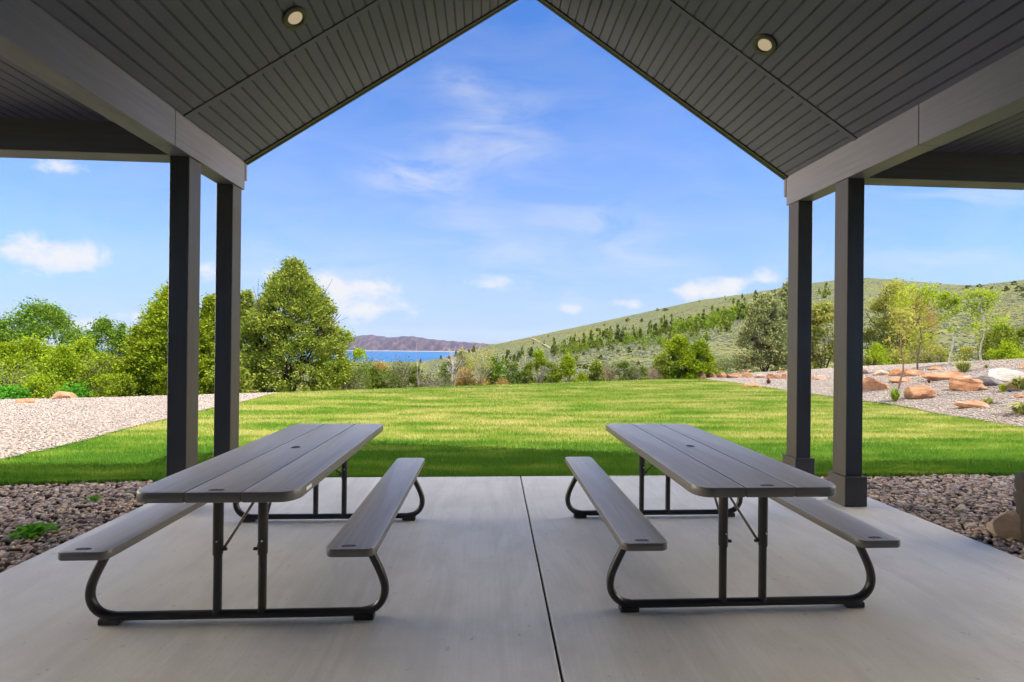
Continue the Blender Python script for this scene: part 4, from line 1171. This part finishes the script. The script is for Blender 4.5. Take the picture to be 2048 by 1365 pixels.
def sapling(px, base, top, wpx, low, label, bark, mt, lean=0., dn=1.):
    """slim stem, a few thin limbs, small airy crown starting at pixel row low"""
    _ts[0] += 1; g = np.random.default_rng(_ts[0])
    p, D = hit(px, base); sc = D / F
    h = (base - top) * sc; wd = wpx * sc; hl = (base - low) * sc
    r = tag(empty('sapling', p), label, 'sapling', gS)
    pts = [np.array([lean * h * (k / 8) ** 1.5 + .02 * h * math.sin(k * 1.3 + px), .015 * h * math.cos(k), h * .97 * k / 8]) for k in range(9)]
    L = [tube(pts, np.linspace(.027, .006, 9), 7, False)]; T = []
    for k in range(15):
        f = hl / h * .8 + (1 - hl / h * .8) * g.random() ** .9
        i = min(int(f * 8), 7); b = pts[i] + (pts[i + 1] - pts[i]) * (f * 8 - i)
        a = g.random() * 6.28; env = wd * .42 * (1.05 - .75 * abs(f - .62) / .6)
        e = b + np.array([math.cos(a) * env, math.sin(a) * env, env * (.5 + .5 * g.random())])
        e[2] = min(e[2], h)
        m = (b + e) / 2 + np.array([0, 0, -.04 * h * .3])
        L.append(tube([b, m, e], [.010, .007, .003], 4, False))
        for q in range(9): T.append(b + (e - b) * (.3 + .75 * g.random()))
    for q in range(14): T.append(pts[-1] + g.normal(0, .05 * h, 3) * np.array([1, 1, .6]) - np.array([0, 0, .03 * h]))
    limb_obj('trunk', L, bark, r)
    T = np.array(T); n = int(1100 * dn); P = T[g.integers(0, len(T), n)] + g.normal(0, .05 * wd + .03, (n, 3))
    P = P[P[:, 2] > hl * .82]
    fobj('crown', quads(P, .058, np.tile([0, 0, -.4], (len(P), 1)), g, 1.2, .9), qf(len(P)), LM[mt], r)
sapling(1802, 779, 622, 60, 716, 'thin reddish sapling rising from the lower gravel in front of the brown orange block', BARK_R, 'olive', .02, .45)
sapling(1838, 739, 574, 84, 690, 'sapling with a grey stem and the tallest, widest leafy crown', BARK, 'lime', -.03, 1.15)
sapling(1902, 733, 584, 44, 648, 'slim pale stemmed sapling left of the bushy grass clump', BARK_W, 'lime', -.02, .8)
sapling(1963, 725, 582, 78, 662, 'rightmost sapling, pale stem with a wide lime green crown', BARK_W, 'lime', .03, 1.)

# ornamental grass clumps on the gravel
def tuft(px, base, top, wpx, label, n=260, mt='straw', cat='grass clump', name='grass_clump', group='grass clumps on the right gravel slope', wd_=.006, droop=.5):
    _ts[0] += 1; g = np.random.default_rng(_ts[0])
    p, D = hit(px, base); sc = D / F; h = (base - top) * sc; R0 = wpx * sc / 2
    V = []; Fs = []
    for k in range(n):
        a = g.random() * 6.28; q = g.random() ** .6; l = h * (.45 + .65 * g.random()); b0 = np.array([math.cos(a), math.sin(a), 0]) * R0 * .22 * q
        out = np.array([math.cos(a), math.sin(a), 0]) * R0 * q; s = np.array([-math.sin(a), math.cos(a), 0]) * wd_ * (.7 + .6 * g.random())
        p0, p1, p2 = b0, b0 + out * .35 + np.array([0, 0, l * .65]), b0 + out * (.8 + .5 * g.random()) + np.array([0, 0, l * (1 - droop * q * (.5 + .7 * g.random()))])
        i = len(V); V += [p0 - s, p0 + s, p1 + s * .8, p1 - s * .8, p2 + s * .1, p2 - s * .1]; Fs += [(i, i + 1, i + 2, i + 3), (i + 3, i + 2, i + 4, i + 5)]
    o = fobj(name, np.array(V), np.array(Fs), LM[mt]); o.location = p
    return tag(o, label, cat, group)
tuft(1926, 744, 717, 42, 'bushiest grass clump with straw tips above the longest slab', 300, wd_=.010)
tuft(1790, 803, 770, 32, 'vivid green grass clump beside the big wedge boulder', 150, 'aspen', wd_=.008)
tuft(1973, 736, 727, 13, 'tiny yellow tuft at the foot of the rightmost sapling', 90, wd_=.008)
tuft(2040, 780, 748, 44, 'grass clump below the whitish rock at the right edge', 380, wd_=.012)
tuft(1976, 808, 792, 30, 'dry sparse grass clump behind the lowest red slab', 110, wd_=.008)
tuft(2040, 829, 800, 46, 'lowest grass clump at the right edge nearest the lawn', 320, wd_=.011)
tuft(2005, 784, 767, 18, 'small yellow green weed in front of the mossy brown rock', 70, 'oak', wd_=.02)
M_dead = simple('reddish dead twigs', (.20, .10, .06), .9, .1, .3, 9.)
LM['dead'] = M_dead
tuft(1858, 767, 756, 10, 'small dead brown tuft left of the longest slab', 90, 'dead', wd_=.012)
tuft(1537, 768, 757, 16, 'dead reddish clump in front of the stone row', 120, 'dead', wd_=.012)

# weeds in the river stones, a pale leaf on the lawn
def weed(px, py, wpx, hpx, label, n=34):
    _ts[0] += 1; g = np.random.default_rng(_ts[0])
    p, D = hit(px, py); sc = D / F; V = []; Fs = []
    for k in range(n):
        a = g.random() * 6.28; L_ = wpx * sc * .5 * (.45 + .6 * g.random()); up = hpx * sc * (.35 + .6 * g.random()) * .62; wd_ = L_ * .17
        d = np.array([math.cos(a), math.sin(a), 0]); s = np.array([-d[1], d[0], 0])
        c0 = g.normal(0, .02, 3) * np.array([1, 1, 0]); i = len(V)
        for f, ww, z in ((0, .25, 0), (.35, .8, .8), (.7, 1., 1.), (1., .1, .75)):
            V += [c0 + d * L_ * f - s * wd_ * ww + np.array([0, 0, up * z]), c0 + d * L_ * f + s * wd_ * ww + np.array([0, 0, up * z])]
        Fs += [(i + 2 * j, i + 2 * j + 1, i + 2 * j + 3, i + 2 * j + 2) for j in range(3)]
    o = fobj('weed', np.array(V), np.array(Fs), LM['weed']); o.location = (p[0], p[1], -.03); o.scale[0] = 1.
    return tag(o, label, 'weed', 'weeds among the river stones')
weed(66, 1068, 84, 40, 'larger bright green weed growing in the left river stones')
weed(191, 996, 34, 20, 'small weed in the left river stones near the tabletop', 18)

# ------------------------------------------------------------------ conifers on the hill
def conifer_mesh(name, seed, n, kind, per, mat, leaf=.06):
    g = np.random.default_rng(seed)
    P, ax = crown_pts(g, kind, .92, .97, n, per, .07, 1., g.random() * 6, shell=.45)
    P[:, 2] += .02
    V = quads(P, leaf, ax * np.array([1, 1, .2]), g, 1.6, .6)
    T, tf = tube([(0, 0, -.08), (0, 0, .9)], [.03, .008], 4, False)
    b = len(V); V = np.concatenate([V, T]); Fc = np.concatenate([qf(len(P)), np.array(tf) + b])
    return fast_mesh(name, V, Fc, mat)
CM = [conifer_mesh('conifer', 900 + k, 46, 'cone', 12, LM['dark'], .15) for k in range(4)]
BM = [conifer_mesh('juniper', 920 + k, 34, 'bush', 12, LM['dark'], .2) for k in range(3)]
OM = [conifer_mesh('conifer', 940 + k, 46, 'cone', 12, LM['jun'], .15) for k in range(2)]
c5 = lambda x, y: (1160 + x / 6.203, 560 + y / 6.203, 6.203)
c6 = lambda x, y: (1380 + x / 5.459, 540 + y / 5.459, 5.459)
c4 = lambda x, y: (900 + x / 6.827, 640 + y / 6.827, 6.827)
c7 = lambda x, y: (1720 + x / 5.459, 540 + y / 5.459, 5.459)
c3 = lambda x, y: (660 + x / 6.827, 640 + y / 6.827, 6.827)
_hn = [0]
def hilltree(f, x, y, h, label, group, asp=.6, bush=False, ol=False):
    px, py, s = f(x, y)
    sky_here = np.interp(px, SKX, SKY_)
    if py < sky_here + 2.2: py = sky_here + 2.2
    p, D = hit(px, py)
    _hn[0] += 1; k = _hn[0]
    me = (BM[k % 3] if bush else OM[k % 2] if ol else CM[k % 4])
    o = link(bpy.data.objects.new('juniper_bush' if bush else 'conifer', me))
    H = h / s * D / F * (1.32 if group == gB_ else 1.08)
    o.scale = (H * asp, H * asp, H); o.location = (p[0], p[1], p[2] - .02 * H); o.rotation_euler = (0, 0, k * 1.7)
    tag(o, label, 'bush' if bush else 'conifer', group)
gK, gB_, gO, gN = 'conifers on the skyline of the hill', 'conifers in the band climbing the hill', 'small junipers dotted on the open hillside', 'dark trees on the ridge above the lake'
for x, y, h, lab in ((568, 318, 58, 'pointed conifer on the skyline, second left of the outer right post'), (716, 300, 75, 'tallest pointed conifer on the skyline left of the outer right post'),
                     (892, 245, 25, 'small skyline conifer above the grey green juniper'), (1015, 190, 32, 'skyline conifer touching the outer right post'), (380, 305, 26, 'small conifer on the skyline at the foot of the white cloud')):
    hilltree(c6, x, y, h, lab, gK)
for f, x, y, h in ((c6, 100, 352, 14), (c6, 318, 318, 12), (c5, 960, 385, 30), (c5, 660, 455, 15), (c4, 830, 310, 18), (c4, 1130, 240, 12), (c7, 880, 152, 14)):
    hilltree(f, x, y, h, 'tiny dark bush on the hill skyline', gK, 1.0, True)
hilltree(c5, 1065, 382, 26, 'wide low dark thicket on the hill skyline', gK, 3., True)
for f, x, y, h in ((c5, 868, 640, 105), (c5, 1045, 610, 130), (c5, 1135, 612, 135), (c5, 1010, 690, 160), (c5, 1535, 560, 140), (c5, 1640, 522, 150), (c5, 1440, 700, 180), (c5, 1810, 640, 200), (c5, 1280, 620, 100), (c5, 745, 640, 50), (c5, 660, 690, 95), (c5, 530, 705, 90), (c5, 455, 720, 72), (c5, 375, 740, 85), (c5, 340, 742, 78), (c5, 240, 832, 165), (c5, 140, 850, 165), (c5, 45, 792, 82), (c5, 230, 887, 75), (c5, 280, 852, 65), (c5, 1570, 765, 85), (c5, 1110, 800, 75), (c5, 1750, 560, 120), (c5, 1690, 530, 110),
                   (c6, 595, 460, 110), (c6, 475, 490, 130), (c6, 400, 640, 130), (c6, 675, 400, 46), (c6, 800, 360, 45), (c6, 750, 390, 42), (c6, 350, 560, 70), (c6, 520, 470, 80), (c6, 330, 690, 90), (c6, 180, 780, 70), (c6, 60, 690, 110), (c6, 1490, 315, 130), (c6, 1410, 275, 60),
                   (c4, 1285, 345, 50), (c4, 1420, 480, 170), (c4, 1650, 440, 160), (c4, 1700, 405, 150), (c4, 1560, 490, 160), (c4, 1830, 405, 165), (c4, 1930, 390, 190), (c4, 985, 505, 110), (c4, 1070, 475, 70), (c4, 2020, 432, 85), (c4, 1735, 565, 110), (c4, 1480, 520, 130), (c4, 1610, 520, 120), (c4, 1770, 440, 120), (c4, 650, 520, 40), (c4, 540, 560, 60)):
    hilltree(f, x, y, h, 'dark conifer in the band of trees climbing the hill', gB_, .5, False, (int(x) % 5 < 2))
gg = np.random.default_rng(5)
BX = [1000, 1060, 1120, 1180, 1230, 1280, 1340, 1400, 1450, 1510, 1560]; BY = [738, 722, 706, 694, 686, 680, 671, 660, 650, 634, 622]
for k in range(64):
    px = 1005 + 550 * gg.random(); py = np.interp(px, BX, BY) + gg.normal(0, 6) - 4
    hilltree(lambda x, y: (x, y, 1.), px, py, (9 + 13 * gg.random()) * (.8 + .5 * (px - 1000) / 560), 'dark conifer in the band of trees climbing the hill', gB_, .55 + .2 * gg.random(), False, k % 2 == 0)
for f, x, y, h in ((c5, 587, 520, 40), (c5, 765, 525, 40), (c5, 303, 572, 24), (c5, 218, 634, 30), (c5, 565, 625, 32), (c5, 475, 640, 36), (c5, 383, 880, 62), (c5, 472, 905, 40), (c5, 615, 902, 62), (c5, 735, 872, 40), (c5, 790, 868, 32), (c5, 925, 950, 30), (c5, 258, 992, 56), (c5, 725, 1067, 52), (c5, 70, 1102, 56), (c5, 45, 932, 26), (c5, 260, 1072, 36), (c5, 653, 965, 16), (c5, 693, 945, 16), (c5, 1480, 275, 13),
                   (c4, 1340, 235, 25), (c4, 1258, 250, 15), (c4, 1600, 270, 17), (c4, 1140, 330, 26), (c4, 2015, 155, 40), (c4, 920, 440, 20), (c4, 730, 410, 16), (c4, 505, 412, 12), (c4, 1825, 480, 36), (c4, 1760, 672, 62), (c4, 1850, 672, 62), (c4, 650, 477, 16),
                   (c7, 1165, 207, 36), (c7, 1300, 197, 38), (c7, 1195, 192, 20), (c7, 1440, 207, 26), (c7, 1598, 232, 50), (c7, 1555, 242, 20), (c7, 1678, 167, 42), (c7, 1738, 237, 58), (c7, 1775, 302, 40), (c7, 950, 267, 22), (c7, 785, 517, 25), (c6, 440, 335, 16), (c6, 180, 410, 14), (c6, 390, 330, 14)):
    hilltree(f, x, y, h, 'small dark juniper dotted on the open hillside', gO, 1.05, True)
for x, y, h, lab, b in ((1240, 602, 70, 'dark conifer at the lower tip of the ridge above the lake', 0), (1515, 547, 58, 'dark tree on the ridge left of the pale dead tree', 0), (1620, 557, 60, 'dark bush on the ridge just left of the pale dead tree', 1), (1720, 502, 72, 'dark tree on the ridge just right of the pale dead tree', 0), (1795, 472, 52, 'small dark tree on the ridge right of the pale dead tree', 0), (1960, 452, 92, 'tallest dark tree on the ridge where the far mountains end', 0), (1900, 452, 42, 'low dark bush left of the tallest ridge tree', 1)):
    hilltree(c3, x, y, h, lab, gN, .75, bool(b))

# aspen groves and sagebrush, too many to count
def scatter_px(polys, n, g):
    out = []
    for (x0, y0, x1, y1, tall), k in zip(polys, n):
        for _ in range(k):
            t_ = g.random(); px = x0 + (x1 - x0) * t_; py = y0 + (y1 - y0) * t_ + g.normal(0, 5.)
            if py < np.interp(px, SKX, SKY_) + 6: continue
            p, D = hit(px, py); out.append((p, D, tall * (.6 + .6 * g.random())))
    return out
g = np.random.default_rng(77)
S = scatter_px([(1245, 684, 1345, 690, 13), (1345, 668, 1440, 648, 19), (1420, 652, 1515, 626, 20), (1210, 690, 1260, 680, 9), (1100, 712, 1200, 694, 13), (1340, 690, 1420, 676, 10)], (90, 120, 110, 40, 60, 40), g)
Vl = []; 
for p, D, tl in S:
    H = tl * D / F
    P, ax = crown_pts(g, 'tall', H * .34, H, 14, 9, H * .07, 1., g.random() * 6, shell=.3)
    Vl.append(quads(P, H * .11, ax * np.array([.3, .3, 1.]), g, 1.5, .6) + p)
Vl = np.concatenate(Vl)
tag(fobj('aspen_grove', Vl, qf(len(Vl) // 4), LM['aspen']), 'bright green aspen thickets filling the band between the hill conifers', 'aspens', kind='stuff')

# sagebrush
n = 42000
d = 150 * (1500 / 150.) ** (rng.random(n) ** .8); pxs = 860 + rng.random(n) * 1350
Lr = (pxs - 1024) / F * d
X = fw0[0] * d + RT[0] * Lr; Y = fw0[1] * d + RT[1] * Lr
k = (d < np.interp(pxs, DCX, DCY) * .99) & (bumps(X, Y, 45., 5.) + .6 * bumps(X, Y, 14., 1.) + rng.normal(0, .35, n) > -.15)
X, Y, d = X[k], Y[k], d[k]
M_sage = stone_mat('sagebrush', [(0, (.060, .075, .040)), (.5, (.105, .120, .070)), (1, (.160, .170, .110))], .1, .95)
stones('sagebrush', X, Y, G(X, Y) + .12, .55, .75, M_sage, 1, 'low sagebrush dotted over the hillside', 'sagebrush', 31)

# brush on the slope below the lawn, filling the view under the trees
n = 1100
s_ = 7. + 60 * rng.random(n) ** 1.6; X = -26 + rng.random(n) * 62; Y = edge_y(X) + s_
Vl = []
for x, y in zip(X, Y):
    h = .3 + 1.1 * rng.random() ** 2; z = float(G(x, y))
    P, ax = crown_pts(rng, 'bush', h * 1.5, h, 14, 12, h * .18, 1., rng.random() * 6, shell=.4)
    Vl.append(quads(P, .085, ax, rng, 1.3, .8) + np.array([x, y, z]))
Vl = np.concatenate(Vl)
tag(fobj('brush', Vl, qf(len(Vl) // 4), LM['brush']), 'olive green brush covering the slope below the lawn', 'brush', kind='stuff')
